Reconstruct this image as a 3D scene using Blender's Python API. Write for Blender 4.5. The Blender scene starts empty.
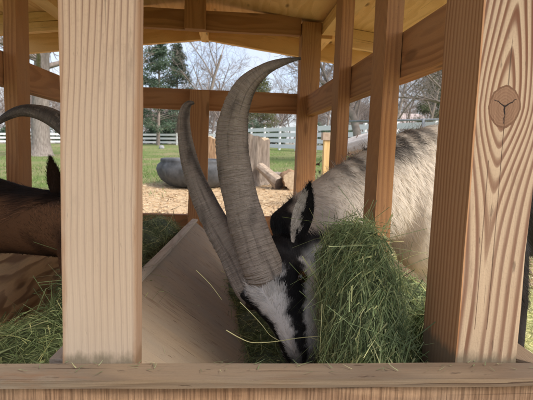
import bpy, bmesh, math, random
import numpy as np
from mathutils import Vector, Matrix, Euler

random.seed(7)
rng = np.random.default_rng(7)
C = bpy.context.scene.collection
scene = bpy.context.scene

# ------------------------------------------------------------------ camera, sky, sun, exposure
H = 0.82                                   # lens height above the ground under it (world z of the lens)
FPX = 475.6                                # focal length in pixels of a 533 px wide frame
def _rot(p, y, r):
    cp, sp, cy, sy, cr, sr = math.cos(p), math.sin(p), math.cos(y), math.sin(y), math.cos(r), math.sin(r)
    Rx = np.array([[1,0,0],[0,cp,-sp],[0,sp,cp]]); Ry = np.array([[cy,0,sy],[0,1,0],[-sy,0,cy]])
    Rz = np.array([[cr,-sr,0],[sr,cr,0],[0,0,1]])
    return Rz @ Rx @ Ry
_M = _rot(-0.108362, -0.08068, -0.034421)
WM = np.array([_M[:,0], _M[:,2], _M[:,1]])      # camera (right, up, forward) -> world (X right, Y away, Z up)
def at(x, y, Y):
    """point at distance Y into the scene that the lens sees at pixel (x, y) of the 533x400 photograph"""
    r = WM @ np.array([x-266.5, 200-y, FPX]); r = r*(Y/r[1]); r[2] += H
    return Vector(r)
cam_d = bpy.data.cameras.new('camera'); cam = bpy.data.objects.new('camera', cam_d); C.objects.link(cam)
cam_d.sensor_fit = 'HORIZONTAL'; cam_d.sensor_width = 36.0; cam_d.lens = FPX/533*36.0
cam_d.clip_start = 0.02; cam_d.clip_end = 3000
cam_d.dof.use_dof = True; cam_d.dof.focus_distance = 0.95; cam_d.dof.aperture_fstop = 15
m = Matrix.Identity(4)
for i in range(3):
    m[i][0], m[i][1], m[i][2] = WM[i][0], WM[i][1], -WM[i][2]
m.translation = Vector((0,0,H)); cam.matrix_world = m
scene.camera = cam

SUN = Vector((0.68, -0.60, 0.95)).normalized()   # towards the sun
world = bpy.data.worlds.new('World'); scene.world = world; world.use_nodes = True
wn = world.node_tree.nodes; wl = world.node_tree.links
sky = wn.new('ShaderNodeTexSky'); sky.sky_type = 'NISHITA'; sky.sun_disc = False
sky.sun_elevation = math.asin(SUN.z); sky.sun_rotation = math.atan2(SUN.x, SUN.y)
sky.air_density = 0.75; sky.dust_density = 3.0; sky.ozone_density = 0.4
tcw = wn.new('ShaderNodeTexCoord'); mpw = wn.new('ShaderNodeMapping'); mpw.inputs['Scale'].default_value = (2.2, 2.2, 5.)   # thin bright cloud
nzw = wn.new('ShaderNodeTexNoise'); nzw.inputs['Scale'].default_value = 1.3; nzw.inputs['Detail'].default_value = 6; nzw.inputs['Roughness'].default_value = .55
rpw = wn.new('ShaderNodeValToRGB'); rpw.color_ramp.elements[0].position = .36; rpw.color_ramp.elements[1].position = .66
rpw.color_ramp.elements[0].color = (.16,.16,.16,1); rpw.color_ramp.elements[1].color = (.80,.80,.80,1)
mxw = wn.new('ShaderNodeMix'); mxw.data_type = 'RGBA'; mxw.inputs[7].default_value = (2.75, 2.80, 2.90, 1)
wl.new(tcw.outputs['Generated'], mpw.inputs[0]); wl.new(mpw.outputs[0], nzw.inputs[0]); wl.new(nzw.outputs[0], rpw.inputs[0])
wl.new(rpw.outputs[0], mxw.inputs[0]); wl.new(sky.outputs[0], mxw.inputs[6]); wl.new(mxw.outputs[2], wn['Background'].inputs[0]); wn['Background'].inputs[1].default_value = 0.15
sun_d = bpy.data.lights.new('sun', 'SUN'); sun_d.energy = 1.5; sun_d.angle = math.radians(20); sun_d.color = (1, .96, .90)
sun = bpy.data.objects.new('sun', sun_d); C.objects.link(sun)
sun.rotation_euler = SUN.to_track_quat('Z', 'Y').to_euler(); sun.location = (0,-5,8)
scene.view_settings.view_transform = 'Standard'; scene.view_settings.look = 'None'
scene.view_settings.exposure = 1.2; scene.view_settings.gamma = 1.0
scene.view_settings.use_white_balance = True; scene.view_settings.white_balance_temperature = 6500; scene.view_settings.white_balance_tint = 11
scene.render.engine = 'CYCLES'

# ------------------------------------------------------------------ helpers
def gz(x, y):                                # the paddock climbs very gently away and to the right
    x = max(-45, min(45, x))
    return 0.03*x + 0.020*y if y < 70 else 0.03*x + 1.40 + 0.004*(y-70)
def tag(o, label=None, cat=None, group=None, kind=None):
    if label: o['label'] = label
    if cat: o['category'] = cat
    if group: o['group'] = group
    if kind: o['kind'] = kind
    return o
def empty(name, loc, label=None, cat=None, group=None, rz=0):
    o = bpy.data.objects.new(name, None); C.objects.link(o); o.location = loc; o.rotation_euler.z = rz
    o.empty_display_size = .1
    return tag(o, label, cat, group)
def link_mesh(name, me, mat=None, parent=None):
    o = bpy.data.objects.new(name, me); C.objects.link(o)
    if mat: me.materials.append(mat)
    if parent: o.parent = parent
    return o
def arr_mesh(name, V, Fc, col=None, smooth=False):
    """mesh from numpy arrays; Fc is (n,k) with one k"""
    me = bpy.data.meshes.new(name)
    V = np.asarray(V, np.float32); Fc = np.asarray(Fc, np.int32)
    n, k = Fc.shape
    me.vertices.add(len(V)); me.vertices.foreach_set('co', V.ravel())
    me.loops.add(n*k); me.loops.foreach_set('vertex_index', Fc.ravel())
    me.polygons.add(n); me.polygons.foreach_set('loop_start', np.arange(0, n*k, k, dtype=np.int32))
    me.polygons.foreach_set('loop_total', np.full(n, k, np.int32))
    if smooth: me.polygons.foreach_set('use_smooth', np.ones(n, bool))
    me.update(calc_edges=True)
    if col is not None:
        a = me.color_attributes.new('Col', 'FLOAT_COLOR', 'POINT')
        c = np.ones((len(V), 4), np.float32); c[:, :3] = col
        a.data.foreach_set('color', c.ravel())
    me.validate()
    return me
class MB:
    """collects tubes and boxes, then links them as ONE mesh"""
    def __init__(s): s.v = []; s.f = []
    def tube(s, P, R, n=6, cap=True):
        P = [Vector(p) for p in P]; b = len(s.v); m_ = len(P)
        t0 = (P[1]-P[0]).normalized(); up = Vector((0,0,1)) if abs(t0.z) < .9 else Vector((1,0,0))
        u = t0.cross(up).normalized()
        for i, p in enumerate(P):
            t = (P[min(i+1,m_-1)]-P[max(i-1,0)]).normalized()
            u = (u - t*u.dot(t)).normalized(); w = t.cross(u)
            r = R[i]
            for k in range(n):
                a = 2*math.pi*k/n
                s.v.append(tuple(p + u*(r*math.cos(a)) + w*(r*math.sin(a))))
        for i in range(m_-1):
            for k in range(n):
                k2 = (k+1) % n
                s.f.append((b+i*n+k, b+i*n+k2, b+(i+1)*n+k2, b+(i+1)*n+k))
        if cap:
            s.f.append(tuple(b+k for k in range(n-1,-1,-1))); s.f.append(tuple(b+(m_-1)*n+k for k in range(n)))
    def box(s, c, d, rz=0):
        b = len(s.v); cx, cy, cz = c; ca, sa = math.cos(rz), math.sin(rz)
        for dz in (-1,1):
            for dy in (-1,1):
                for dx in (-1,1):
                    x, y = dx*d[0]/2, dy*d[1]/2
                    s.v.append((cx+ca*x-sa*y, cy+sa*x+ca*y, cz+dz*d[2]/2))
        for f in ((0,2,3,1),(4,5,7,6),(0,1,5,4),(2,6,7,3),(0,4,6,2),(1,3,7,5)): s.f.append(tuple(b+i for i in f))
    def build(s, name, mat, parent=None, smooth=False):
        me = bpy.data.meshes.new(name); me.from_pydata(s.v, [], s.f)
        if smooth: me.polygons.foreach_set('use_smooth', np.ones(len(me.polygons), bool))
        return link_mesh(name, me, mat, parent)

# ------------------------------------------------------------------ materials
class NT:
    def __init__(s, name):
        s.m = bpy.data.materials.new(name); s.m.use_nodes = True; s.t = s.m.node_tree; s.N = s.t.nodes; s.L = s.t.links
        s.b = s.N['Principled BSDF']
    def n(s, typ, **kw):
        o = s.N.new('ShaderNode'+typ)
        for k, v in kw.items():
            if k.startswith('i_'):
                o.inputs[k[2:]].default_value = v
            else: setattr(o, k, v)
        return o
    def l(s, a, b): s.L.new(a, b)
    def val(s, inp, x):
        if isinstance(x, (int, float)): inp.default_value = x
        else: s.L.new(x, inp)
    def math(s, op, a, b=None, c=None, clamp=False):
        o = s.N.new('ShaderNodeMath'); o.operation = op; o.use_clamp = clamp
        s.val(o.inputs[0], a)
        if b is not None: s.val(o.inputs[1], b)
        if c is not None: s.val(o.inputs[2], c)
        return o.outputs[0]
    def ramp(s, fac, stops, interp='LINEAR'):
        o = s.N.new('ShaderNodeValToRGB'); o.color_ramp.interpolation = interp
        e = o.color_ramp.elements
        while len(e) < len(stops): e.new(0.5)
        for i, (p, c) in enumerate(stops):
            e[i].position = p; e[i].color = (*c, 1) if len(c) == 3 else c
        s.val(o.inputs[0], fac); return o.outputs[0]
    def mix(s, fac, a, b, mode='MIX'):
        o = s.N.new('ShaderNodeMix'); o.data_type = 'RGBA'; o.blend_type = mode
        s.val(o.inputs[0], fac)
        for i, x in ((6, a), (7, b)):
            if isinstance(x, tuple): o.inputs[i].default_value = (*x, 1)
            else: s.L.new(x, o.inputs[i])
        return o.outputs[2]
    def noise(s, vec, scale=5., detail=3., rough=.5, dist=0., dim='3D'):
        o = s.N.new('ShaderNodeTexNoise'); o.inputs['Scale'].default_value = scale; o.inputs['Detail'].default_value = detail
        o.inputs['Roughness'].default_value = rough; o.inputs['Distortion'].default_value = dist
        if vec is not None: s.L.new(vec, o.inputs['Vector'])
        return o.outputs[0]
    def scale(s, vec, sc, loc=(0,0,0)):
        o = s.N.new('ShaderNodeMapping'); o.inputs['Scale'].default_value = sc; o.inputs['Location'].default_value = loc
        s.L.new(vec, o.inputs['Vector']); return o.outputs[0]
    def bump(s, h, strength=.3, dist=.01):
        o = s.N.new('ShaderNodeBump'); o.inputs['Strength'].default_value = strength; o.inputs['Distance'].default_value = dist
        s.val(o.inputs['Height'], h); s.L.new(o.outputs[0], s.b.inputs['Normal']); return o

def wood_mat(name, early, late, freq=130., pith=(.02,-.10), wobble=.010, grey=(.36,.31,.26), greyness=.25, ring_c=.75,
             rough=.8, bump=.35, knots=0.0, cathedral=None, randomize=True, fibre=.35, dirt=.25, wear=None, edge=None, fleck=.35, thin=False, rb=.10, foot=None):
    T = NT(name); tc = T.n('TexCoord')
    obj = tc.outputs['Object']
    if randomize:
        oi = T.n('ObjectInfo'); cb = T.n('CombineXYZ')
        rz = T.math('MULTIPLY', oi.outputs['Random'], 17.3)
        T.l(rz, cb.inputs[2])
        ad = T.n('VectorMath', operation='ADD'); T.l(obj, ad.inputs[0]); T.l(cb.outputs[0], ad.inputs[1]); pv = ad.outputs[0]
    else: pv = obj
    sep = T.n('SeparateXYZ'); T.l(obj, sep.inputs[0]); x, y, z = sep.outputs
    sepn = T.n('SeparateXYZ'); T.l(pv, sepn.inputs[0]); zn = sepn.outputs[2]
    wob = T.noise(T.scale(pv, (6,6,1.6)), 1., 2.); wob = T.math('MULTIPLY', T.math('SUBTRACT', wob, .5), wobble*4)
    wob2 = T.noise(T.scale(pv, (40,40,7)), 1., 2.); wob = T.math('ADD', wob, T.math('MULTIPLY', T.math('SUBTRACT', wob2, .5), wobble*.35))
    dx = T.math('SUBTRACT', x, pith[0]); dy = T.math('SUBTRACT', y, pith[1])
    r = T.math('SQRT', T.math('ADD', T.math('MULTIPLY', dx, dx), T.math('MULTIPLY', dy, dy)))
    kd = None
    if cathedral:
        kx, kz, s_up, s_dn, wamp, kr, lean = cathedral
        bz = T.math('SUBTRACT', z, kz)
        bx = T.math('SUBTRACT', T.math('SUBTRACT', x, kx), T.math('MULTIPLY', bz, lean))
        ab = T.math('SQRT', T.math('ADD', T.math('MULTIPLY', bx, bx), 2e-5))
        up = T.math('GREATER_THAN', bz, 0.)
        sc = T.math('ADD', T.math('MULTIPLY', up, s_up), T.math('MULTIPLY', T.math('SUBTRACT', 1., up), s_dn))
        q = T.math('DIVIDE', bz, sc); q2 = T.math('MULTIPLY', q, q)
        xx = T.math('DIVIDE', bx, .052); q2 = T.math('ADD', T.math('POWER', q2, .75), T.math('MULTIPLY', xx, xx))
        ex = T.math('EXPONENT', T.math('MULTIPLY', q2, -1.))
        r = T.math('ADD', T.math('SUBTRACT', ab, T.math('MULTIPLY', T.math('MULTIPLY', ex, wamp), T.math('GREATER_THAN', x, -.0415))), T.math('MULTIPLY', y, 1.3))
        # the knot itself: concentric, dark heart, radial checks
        bx0 = T.math('SUBTRACT', x, kx)
        kd = T.math('SQRT', T.math('ADD', T.math('MULTIPLY', bx0, bx0), T.math('MULTIPLY', T.math('MULTIPLY', bz, bz), .62)))
        kd = T.math('ADD', kd, T.math('MULTIPLY', T.math('SUBTRACT', T.noise(T.scale(obj, (55,55,55)), 1., 4., .65), .5), .007))
    r = T.math('ADD', r, wob)
    fr = T.math('FRACT', T.math('MULTIPLY', r, freq))
    amp = T.noise(T.scale(pv, (25,25,2.)), 1., 1.)
    ring = T.ramp(fr, [(0,(.1,.1,.1)),(.50,(0,0,0)),(.74,(.35,.35,.35)),(.84,(1,1,1)),(.92,(.9,.9,.9)),(1,(.1,.1,.1))] if thin else
                  [(0,(0,0,0)),(.40,(.12,.12,.12)),(.62,(.85,.85,.85)),(.80,(1,1,1)),(.93,(.75,.75,.75)),(1,(0,0,0))])
    ring = T.math('MULTIPLY', ring, T.math('MULTIPLY', T.math('ADD', amp, .45), ring_c))
    col = T.mix(ring, early, late)
    fib = T.noise(T.scale(pv, (700,700,9)), 1., 3., .6)
    col = T.mix(T.math('MULTIPLY', T.math('SUBTRACT', fib, .35, clamp=True), fibre), col, tuple(c*.55 for c in late))
    # weather greying and rubbed dirt in blotches of their own
    bl = T.noise(T.scale(pv, (9,9,3)), 1., 4., .6)
    g = T.math('MULTIPLY', T.ramp(bl, [(.38,(0,0,0)),(.72,(1,1,1))]), greyness)
    col = T.mix(g, col, grey)
    d2 = T.noise(T.scale(pv, (38,38,9)), 1., 5., .7)
    dm = T.math('MULTIPLY', T.ramp(d2, [(.56,(0,0,0)),(.72,(1,1,1))]), dirt)
    col = T.mix(dm, col, (.16,.10,.06))
    f1 = T.noise(T.scale(pv, (150,150,26)), 1., 3., .6)
    fm = T.math('MULTIPLY', T.ramp(f1, [(.66,(0,0,0)),(.74,(1,1,1))]), fleck); col = T.mix(fm, col, (.07,.04,.025))
    cr_ = T.noise(T.scale(pv, (260,260,3.2)), 1., 2., .5)
    cm = T.math('MULTIPLY', T.ramp(cr_, [(.695,(0,0,0)),(.72,(1,1,1))]), fleck*1.3, clamp=True); col = T.mix(cm, col, (.06,.035,.02))
    sp_ = T.noise(T.scale(obj, (420,420,420)), 1., 2., .6)
    col = T.mix(.22, col, T.mix(T.ramp(sp_, [(.35,(0,0,0)),(.65,(1,1,1))]), (.10,.065,.04), (.62,.5,.38)), 'MULTIPLY') if False else T.mix(T.math('MULTIPLY', T.ramp(sp_, [(.5,(0,0,0)),(.75,(1,1,1))]), .22), col, (.13,.085,.055))
    if wear:      # (z0, z1, amount, colour): length-wise rubbed pale by animals
        wv = T.n('MapRange'); wv.inputs[1].default_value = wear[0]; wv.inputs[2].default_value = wear[1]; T.l(z, wv.inputs[0])
        w2 = T.math('MULTIPLY', T.math('ADD', wv.outputs[0], T.math('MULTIPLY', T.math('SUBTRACT', bl, .5), .8), clamp=True), wear[2])
        col = T.mix(w2, col, wear[3])
    if cathedral:
        sd = T.math('LESS_THAN', x, -.0412); col = T.mix(T.math('MULTIPLY', sd, .80), col, T.mix(ring, (.40,.20,.088), (.31,.145,.06)))  # inner side face: browner tone painted in for interior shade and bounced light
    if foot is not None:
        fz = T.math('DIVIDE', T.math('SUBTRACT', z, foot), .022); fz = T.math('ADD', fz, T.math('MULTIPLY', T.math('SUBTRACT', T.noise(T.scale(obj, (60,60,25)), 1., 4., .7), .5), 1.6))
        col = T.mix(T.math('MULTIPLY', T.ramp(fz, [(.15,(1,1,1)),(.75,(0,0,0))]), .8), col, (.115,.095,.06))
    if edge:
        ed = T.math('SUBTRACT', edge, T.math('ABSOLUTE', x)); ed = T.math('ADD', ed, T.math('MULTIPLY', T.math('SUBTRACT', d2, .5), .012))
        em = T.math('MULTIPLY', T.ramp(T.math('MULTIPLY', ed, 100.), [(.0,(1,1,1)),(.55,(0,0,0))]), .65); col = T.mix(em, col, (.22,.115,.055))
    if knots > 0:
        vo = T.n('TexVoronoi'); vo.inputs['Scale'].default_value = 1.; T.l(T.scale(pv, (14,14,4.0)), vo.inputs['Vector'])
        km = T.ramp(vo.outputs['Distance'], [(0,(1,1,1)),(.10,(1,1,1)),(.17,(0,0,0))])
        kn = T.math('MULTIPLY', km, knots); col = T.mix(kn, col, (.10,.045,.02))
    h = T.math('ADD', T.math('MULTIPLY', fib, .5), T.math('MULTIPLY', ring, -rb))
    h = T.math('SUBTRACT', h, T.math('MULTIPLY', T.math('ADD', cm, fm), .8))
    if kd is not None:
        kin = T.math('SUBTRACT', 1., T.math('DIVIDE', kd, kr), clamp=True)
        km = T.math('GREATER_THAN', kin, 0.001)
        krr = T.math('FRACT', T.math('MULTIPLY', T.math('ADD', kd, T.math('MULTIPLY', wob, .3)), 330.))
        kc = T.mix(krr, (.28,.165,.095), (.20,.11,.062))
        kc = T.mix(T.math('MULTIPLY', T.math('SUBTRACT', fib, .3, clamp=True), 1.2), kc, (.10,.05,.03))
        an = T.math('ADD', T.math('ARCTAN2', bz, bx0), T.math('MULTIPLY', T.math('SUBTRACT', T.noise(T.scale(obj, (130,130,130)), 1., 3.), .5), .45))
        ck = None
        for a0, wd in ((math.radians(-88), .05), (math.radians(35), .05), (math.radians(146), .05)):
            da = T.math('ABSOLUTE', T.math('SINE', T.math('MULTIPLY', T.math('SUBTRACT', an, a0), .5)))
            lin = T.math('LESS_THAN', T.math('ADD', T.math('MULTIPLY', da, kd), T.math('MULTIPLY', kd, .014)), .00046)
            ck = lin if ck is None else T.math('MAXIMUM', ck, lin)
        ck = T.math('MULTIPLY', ck, T.math('LESS_THAN', kd, kr*.78))
        kc = T.mix(ck, kc, (.015,.008,.006))
        edge = T.math('MULTIPLY', T.math('LESS_THAN', kin, .10), km)
        kc = T.mix(T.math('MULTIPLY', edge, .6), kc, (.10,.045,.022))
        col = T.mix(km, col, kc)
        # long drying checks running down from the knot
        for cx0, zt, zb in ((kx+.001, kz-.01, -2), (kx-.016, kz-.07, -2)):
            c1 = T.math('LESS_THAN', T.math('ABSOLUTE', T.math('SUBTRACT', T.math('SUBTRACT', x, cx0), T.math('MULTIPLY', wob, .12))), .0006)
            c1 = T.math('MULTIPLY', c1, T.math('LESS_THAN', z, zt)); c1 = T.math('MULTIPLY', c1, T.math('GREATER_THAN', z, kz-.30))
            col = T.mix(T.math('MULTIPLY', c1, .75), col, (.07,.035,.02))
            h = T.math('SUBTRACT', h, c1)
        h = T.math('SUBTRACT', h, T.math('MULTIPLY', ck, 2.))
    T.l(col, T.b.inputs['Base Color'])
    T.b.inputs['Roughness'].default_value = rough; T.b.inputs['Specular IOR Level'].default_value = .25
    T.bump(h, bump, .002)
    return T.m

def attr_mat(name, rough=.8, spec=.2, transl=0., noise=0., sheen=0., bump=0.):
    T = NT(name); a = T.n('Attribute', attribute_name='Col'); col = a.outputs['Color']
    if noise or bump:
        tc = T.n('TexCoord'); nz = T.noise(tc.outputs['Object'], 220., 4., .6)
        if noise: col = T.mix(T.math('MULTIPLY', nz, noise), col, (.02,.02,.02), 'MIX')
        if bump: T.bump(nz, bump, .002)
    T.l(col, T.b.inputs['Base Color']); T.b.inputs['Roughness'].default_value = rough
    T.b.inputs['Specular IOR Level'].default_value = spec
    if sheen: T.b.inputs['Sheen Weight'].default_value = sheen
    if transl:
        tr = T.n('BsdfTranslucent'); T.l(col, tr.inputs[0]); mx = T.n('MixShader'); mx.inputs[0].default_value = transl
        T.l(T.b.outputs[0], mx.inputs[1]); T.l(tr.outputs[0], mx.inputs[2]); T.l(mx.outputs[0], T.N['Material Output'].inputs[0])
    return T.m
def plain_mat(name, c1, c2, scale=8., rough=.8, bump=.3, dist=.01, stretch=(1,1,1), spec=.3, detail=5.):
    T = NT(name); tc = T.n('TexCoord'); v = T.scale(tc.outputs['Object'], stretch)
    nz = T.noise(v, scale, detail, .6); col = T.mix(T.ramp(nz, [(.3,(0,0,0)),(.7,(1,1,1))]), c1, c2)
    T.l(col, T.b.inputs['Base Color']); T.b.inputs['Roughness'].default_value = rough; T.b.inputs['Specular IOR Level'].default_value = spec
    if bump: T.bump(nz, bump, dist)
    return T.m

M_POST = wood_mat('wood_post', (.36,.25,.155), (.13,.06,.032), freq=140., pith=(-.30,-.16), wobble=.010, thin=True, rb=.05, greyness=.22, grey=(.42,.31,.22), ring_c=1.15, wear=(.25,-.34,.85,(.385,.31,.235)), randomize=False, dirt=.85, fleck=.75, edge=.046, foot=-.333)
M_KNOT = wood_mat('wood_knotty_post', (.46,.34,.22), (.15,.062,.03), freq=80., pith=(0,-.1), wobble=.011, rb=.15, greyness=.2, grey=(.47,.38,.29), ring_c=1.1, cathedral=(-.0045, .194, .17, .085, .062, .0215, .04), randomize=False, fibre=.45, dirt=.45, fleck=.55, foot=-.153)
M_SLAT = wood_mat('wood_slat', (.46,.225,.088), (.30,.13,.05), freq=170., pith=(.03,-.09), wobble=.006, greyness=.22, knots=.5, grey=(.36,.27,.19))
M_RAIL = wood_mat('wood_rail', (.45,.215,.085), (.29,.125,.048), freq=90., pith=(.01,-.05), wobble=.014, greyness=.2, knots=.5, grey=(.34,.25,.17))
M_SILL = wood_mat('wood_sill', (.20,.142,.088), (.09,.058,.036), freq=110., pith=(.0,-.20), wobble=.010, greyness=.9, grey=(.165,.135,.10), dirt=1., fleck=1., bump=.8, randomize=False)
M_EDGE = wood_mat('weathered_cut_edge', (.46,.39,.30), (.34,.27,.19), freq=200., greyness=.6, grey=(.44,.39,.32), dirt=.7)
M_ROUGH = wood_mat('wood_rough_sawn', (.31,.20,.12), (.20,.115,.065), freq=60., pith=(.0,-.20), wobble=.012, greyness=.7, grey=(.27,.21,.155), dirt=.6, bump=.5, randomize=False)
def saw_marks(mat):
    t = mat.node_tree; N = t.nodes; b = N['Principled BSDF']; tc = N.new('ShaderNodeTexCoord'); mp = N.new('ShaderNodeMapping')
    mp.inputs['Scale'].default_value = (14, 14, 330); nz = N.new('ShaderNodeTexNoise'); nz.inputs['Scale'].default_value = 1; nz.inputs['Detail'].default_value = 4
    t.links.new(tc.outputs['Object'], mp.inputs[0]); t.links.new(mp.outputs[0], nz.inputs[0])
    old = b.inputs['Base Color'].links[0].from_socket
    rp = N.new('ShaderNodeValToRGB'); rp.color_ramp.elements[0].position = .35; rp.color_ramp.elements[1].position = .62
    rp.color_ramp.elements[0].color = (.45,.38,.32,1); rp.color_ramp.elements[1].color = (1.12,1.08,1.02,1); t.links.new(nz.outputs[0], rp.inputs[0])
    mx = N.new('ShaderNodeMix'); mx.data_type = 'RGBA'; mx.blend_type = 'MULTIPLY'; mx.inputs[0].default_value = .75
    t.links.new(old, mx.inputs[6]); t.links.new(rp.outputs[0], mx.inputs[7]); t.links.new(mx.outputs[2], b.inputs['Base Color'])
    bp = N.new('ShaderNodeBump'); bp.inputs['Strength'].default_value = .8; bp.inputs['Distance'].default_value = .003
    t.links.new(nz.outputs[0], bp.inputs['Height']); t.links.new(bp.outputs[0], b.inputs['Normal'])
saw_marks(M_ROUGH)
M_PLY  = wood_mat('plywood_roof', (.82,.53,.25), (.66,.38,.15), freq=34., pith=(.0,-.25), wobble=.055, greyness=.12, knots=.75, dirt=.12, fibre=.2, ring_c=.6)
M_PLYF = wood_mat('plywood_trough', (.33,.25,.165), (.23,.165,.105), freq=30., pith=(.0,-.25), wobble=.05, greyness=.95, knots=0, dirt=.9, grey=(.265,.22,.165), ring_c=.25, fibre=.6, fleck=.9)
M_PLYS = wood_mat('plywood_side', (.74,.48,.24), (.30,.155,.065), freq=42., pith=(.0,-.25), wobble=.05, greyness=.3, knots=.5, dirt=.2, ring_c=1.)

# ------------------------------------------------------------------ ground
def make_ground():
    T = NT('paddock_ground'); tc = T.n('TexCoord'); o = tc.outputs['Object']
    sep = T.n('SeparateXYZ'); T.l(o, sep.inputs[0]); x, y, z = sep.outputs
    big = T.noise(o, .55, 4., .6); fine = T.noise(o, 14., 5., .65); fine2 = T.noise(o, 55., 3., .6); huge = T.noise(o, .06, 3.)
    grass = T.mix(T.ramp(fine, [(.3,(0,0,0)),(.7,(1,1,1))]), (.11,.17,.045), (.21,.26,.09))
    grass = T.mix(T.math('MULTIPLY', T.ramp(big, [(.44,(0,0,0)),(.62,(1,1,1))]), .8), grass, (.30,.25,.14))
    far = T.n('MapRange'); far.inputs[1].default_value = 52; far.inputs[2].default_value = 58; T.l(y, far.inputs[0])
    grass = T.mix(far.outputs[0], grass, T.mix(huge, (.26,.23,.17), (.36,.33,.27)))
    chip = T.mix(T.ramp(fine2, [(.3,(0,0,0)),(.7,(1,1,1))]), (.46,.32,.18), (.74,.56,.35))
    chip = T.mix(T.math('MULTIPLY', big, .25), chip, (.50,.37,.23))
    # chips lie in a worn ring around the feeder
    dx = T.math('DIVIDE', T.math('SUBTRACT', x, .9), 3.6); dy = T.math('DIVIDE', T.math('SUBTRACT', y, 4.0), 5.2)
    d = T.math('ADD', T.math('MULTIPLY', dx, dx), T.math('MULTIPLY', dy, dy))
    d = T.math('ADD', d, T.math('MULTIPLY', T.math('SUBTRACT', big, .5), .8))
    d = T.math('ADD', d, T.math('MULTIPLY', T.math('SUBTRACT', fine, .5), .35))
    k = T.ramp(T.math('MULTIPLY', d, .5), [(.42,(1,1,1)),(.60,(0,0,0))])
    col = T.mix(k, grass, chip)
    # straw littered under the goats, right of the feeder
    sx = T.math('DIVIDE', T.math('SUBTRACT', x, 1.6), 1.3); sy = T.math('DIVIDE', T.math('SUBTRACT', y, 1.9), 1.5)
    sd = T.math('ADD', T.math('ADD', T.math('MULTIPLY', sx, sx), T.math('MULTIPLY', sy, sy)), T.math('MULTIPLY', T.math('SUBTRACT', fine, .5), .8))
    sk = T.ramp(sd, [(.8,(1,1,1)),(1,(0,0,0))])
    col = T.mix(sk, col, T.mix(fine2, (.36,.36,.12), (.66,.62,.30)))
    T.l(col, T.b.inputs['Base Color']); T.b.inputs['Roughness'].default_value = .95; T.b.inputs['Specular IOR Level'].default_value = .1
    T.bump(T.math('ADD', fine, fine2), .6, .03)
    xs = np.concatenate([-np.geomspace(700, 12, 22), np.linspace(-10, 10, 61), np.geomspace(12, 700, 22)])
    ys = np.concatenate([[-300,-60,-15], np.linspace(-4, 16, 61), np.geomspace(18, 900, 34)])
    V = []; nx, ny = len(xs), len(ys)
    for yy in ys:
        for xx in xs:
            h = gz(max(-40, min(40, xx)), yy)
            if abs(xx) < 11 and -4 < yy < 17:
                h += .025*math.sin(xx*1.3+yy*.7)*math.sin(yy*1.1-xx*.4)*min(1, max(0, (yy-2.5)/3))
            V.append((xx, yy, h))
    F = [(j*nx+i, j*nx+i+1, (j+1)*nx+i+1, (j+1)*nx+i) for j in range(ny-1) for i in range(nx-1)]
    o = link_mesh('ground', arr_mesh('ground', V, F, smooth=True), T.m)
    return tag(o, kind='structure')
make_ground()

# ------------------------------------------------------------------ the hay feeder
FX0, FX1 = -.606, .316                       # inner planes of its side slats
XC = -.145                                   # its centre line
feeder = empty('hay_feeder', (XC, 1.45, gz(XC, 1.45)), 'open timber hay feeder under a low plywood gable roof, posts and rails framing the view', 'hay feeder')
FB = Matrix.Translation(feeder.location).inverted()
def board(name, p0, p1, wdir, w, t, mat, parent=feeder, miter=(0,0), seg=10, jit=.0006, bev=.003, off=(0,0)):
    """sawn board from p0 to p1 (rel. lens height 0); local z along the grain, local x across its face (wdir), local y its thickness"""
    p0 = Vector(p0)+Vector((0,0,H)); p1 = Vector(p1)+Vector((0,0,H))
    zd = (p1-p0).normalized(); xd = Vector(wdir); xd = (xd - zd*xd.dot(zd)).normalized(); yd = zd.cross(xd)
    L = (p1-p0).length
    bm = bmesh.new(); rings = []
    for i in range(seg+1):
        z = L*i/seg - L/2; q = []
        for sx, sy in ((-1,-1),(1,-1),(1,1),(-1,1)):
            zz = z + (miter[0]*sx if i == 0 else 0) + (miter[1]*sx if i == seg else 0)
            q.append(bm.verts.new((sx*w/2+random.gauss(0,jit), sy*t/2+random.gauss(0,jit), zz)))
        rings.append(q)
    for i in range(seg):
        for k in range(4):
            bm.faces.new((rings[i][k], rings[i][(k+1)%4], rings[i+1][(k+1)%4], rings[i+1][k]))
    bm.faces.new(rings[0][::-1]); bm.faces.new(rings[-1])
    edges = [bm.edges.get((rings[i][k], rings[i+1][k])) for i in range(seg) for k in range(4)]
    for k in range(4): edges += [bm.edges.get((rings[0][k], rings[0][(k+1)%4])), bm.edges.get((rings[-1][k], rings[-1][(k+1)%4]))]
    bmesh.ops.bevel(bm, geom=edges, offset=bev, segments=2, affect='EDGES', profile=.6)
    bmesh.ops.recalc_face_normals(bm, faces=bm.faces)
    me = bpy.data.meshes.new(name); bm.to_mesh(me); bm.free()
    o = link_mesh(name, me, mat, parent)
    mw = Matrix(((xd.x, yd.x, zd.x, 0), (xd.y, yd.y, zd.y, 0), (xd.z, yd.z, zd.z, 0), (0,0,0,1)))
    mw.translation = (p0+p1)/2
    o.matrix_local = FB @ mw if parent is feeder else parent.matrix_world.inverted() @ mw
    return o
def post(x0, x1, y0, y1, z0, z1, mat, name='post', **kw):
    return board(name, ((x0+x1)/2, (y0+y1)/2, z0), ((x0+x1)/2, (y0+y1)/2, z1), (1,0,0), x1-x0, y1-y0, mat, **kw)
GND = -H
# posts at the front
R0s = (-.234, .66, -.309); R1s = (-.145, 2.12, -.329)
p = post(-.206, -.114, .602, .642, -.46, .56, M_POST, seg=14, jit=.0004)
p['label'] = 'pale straight-grained front post rubbed clean'
p = post(.316, .403, .602, .711, GND, .56, M_KNOT, seg=18, jit=.0004, bev=.0035)
# its local frame is centred on the post: centre z = (GND+.56)/2
p['label'] = 'knotty front corner post with wavy grain'
KNOT_POST = p
post(-.693, -.606, .602, .711, GND, .56, M_SLAT)
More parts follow.
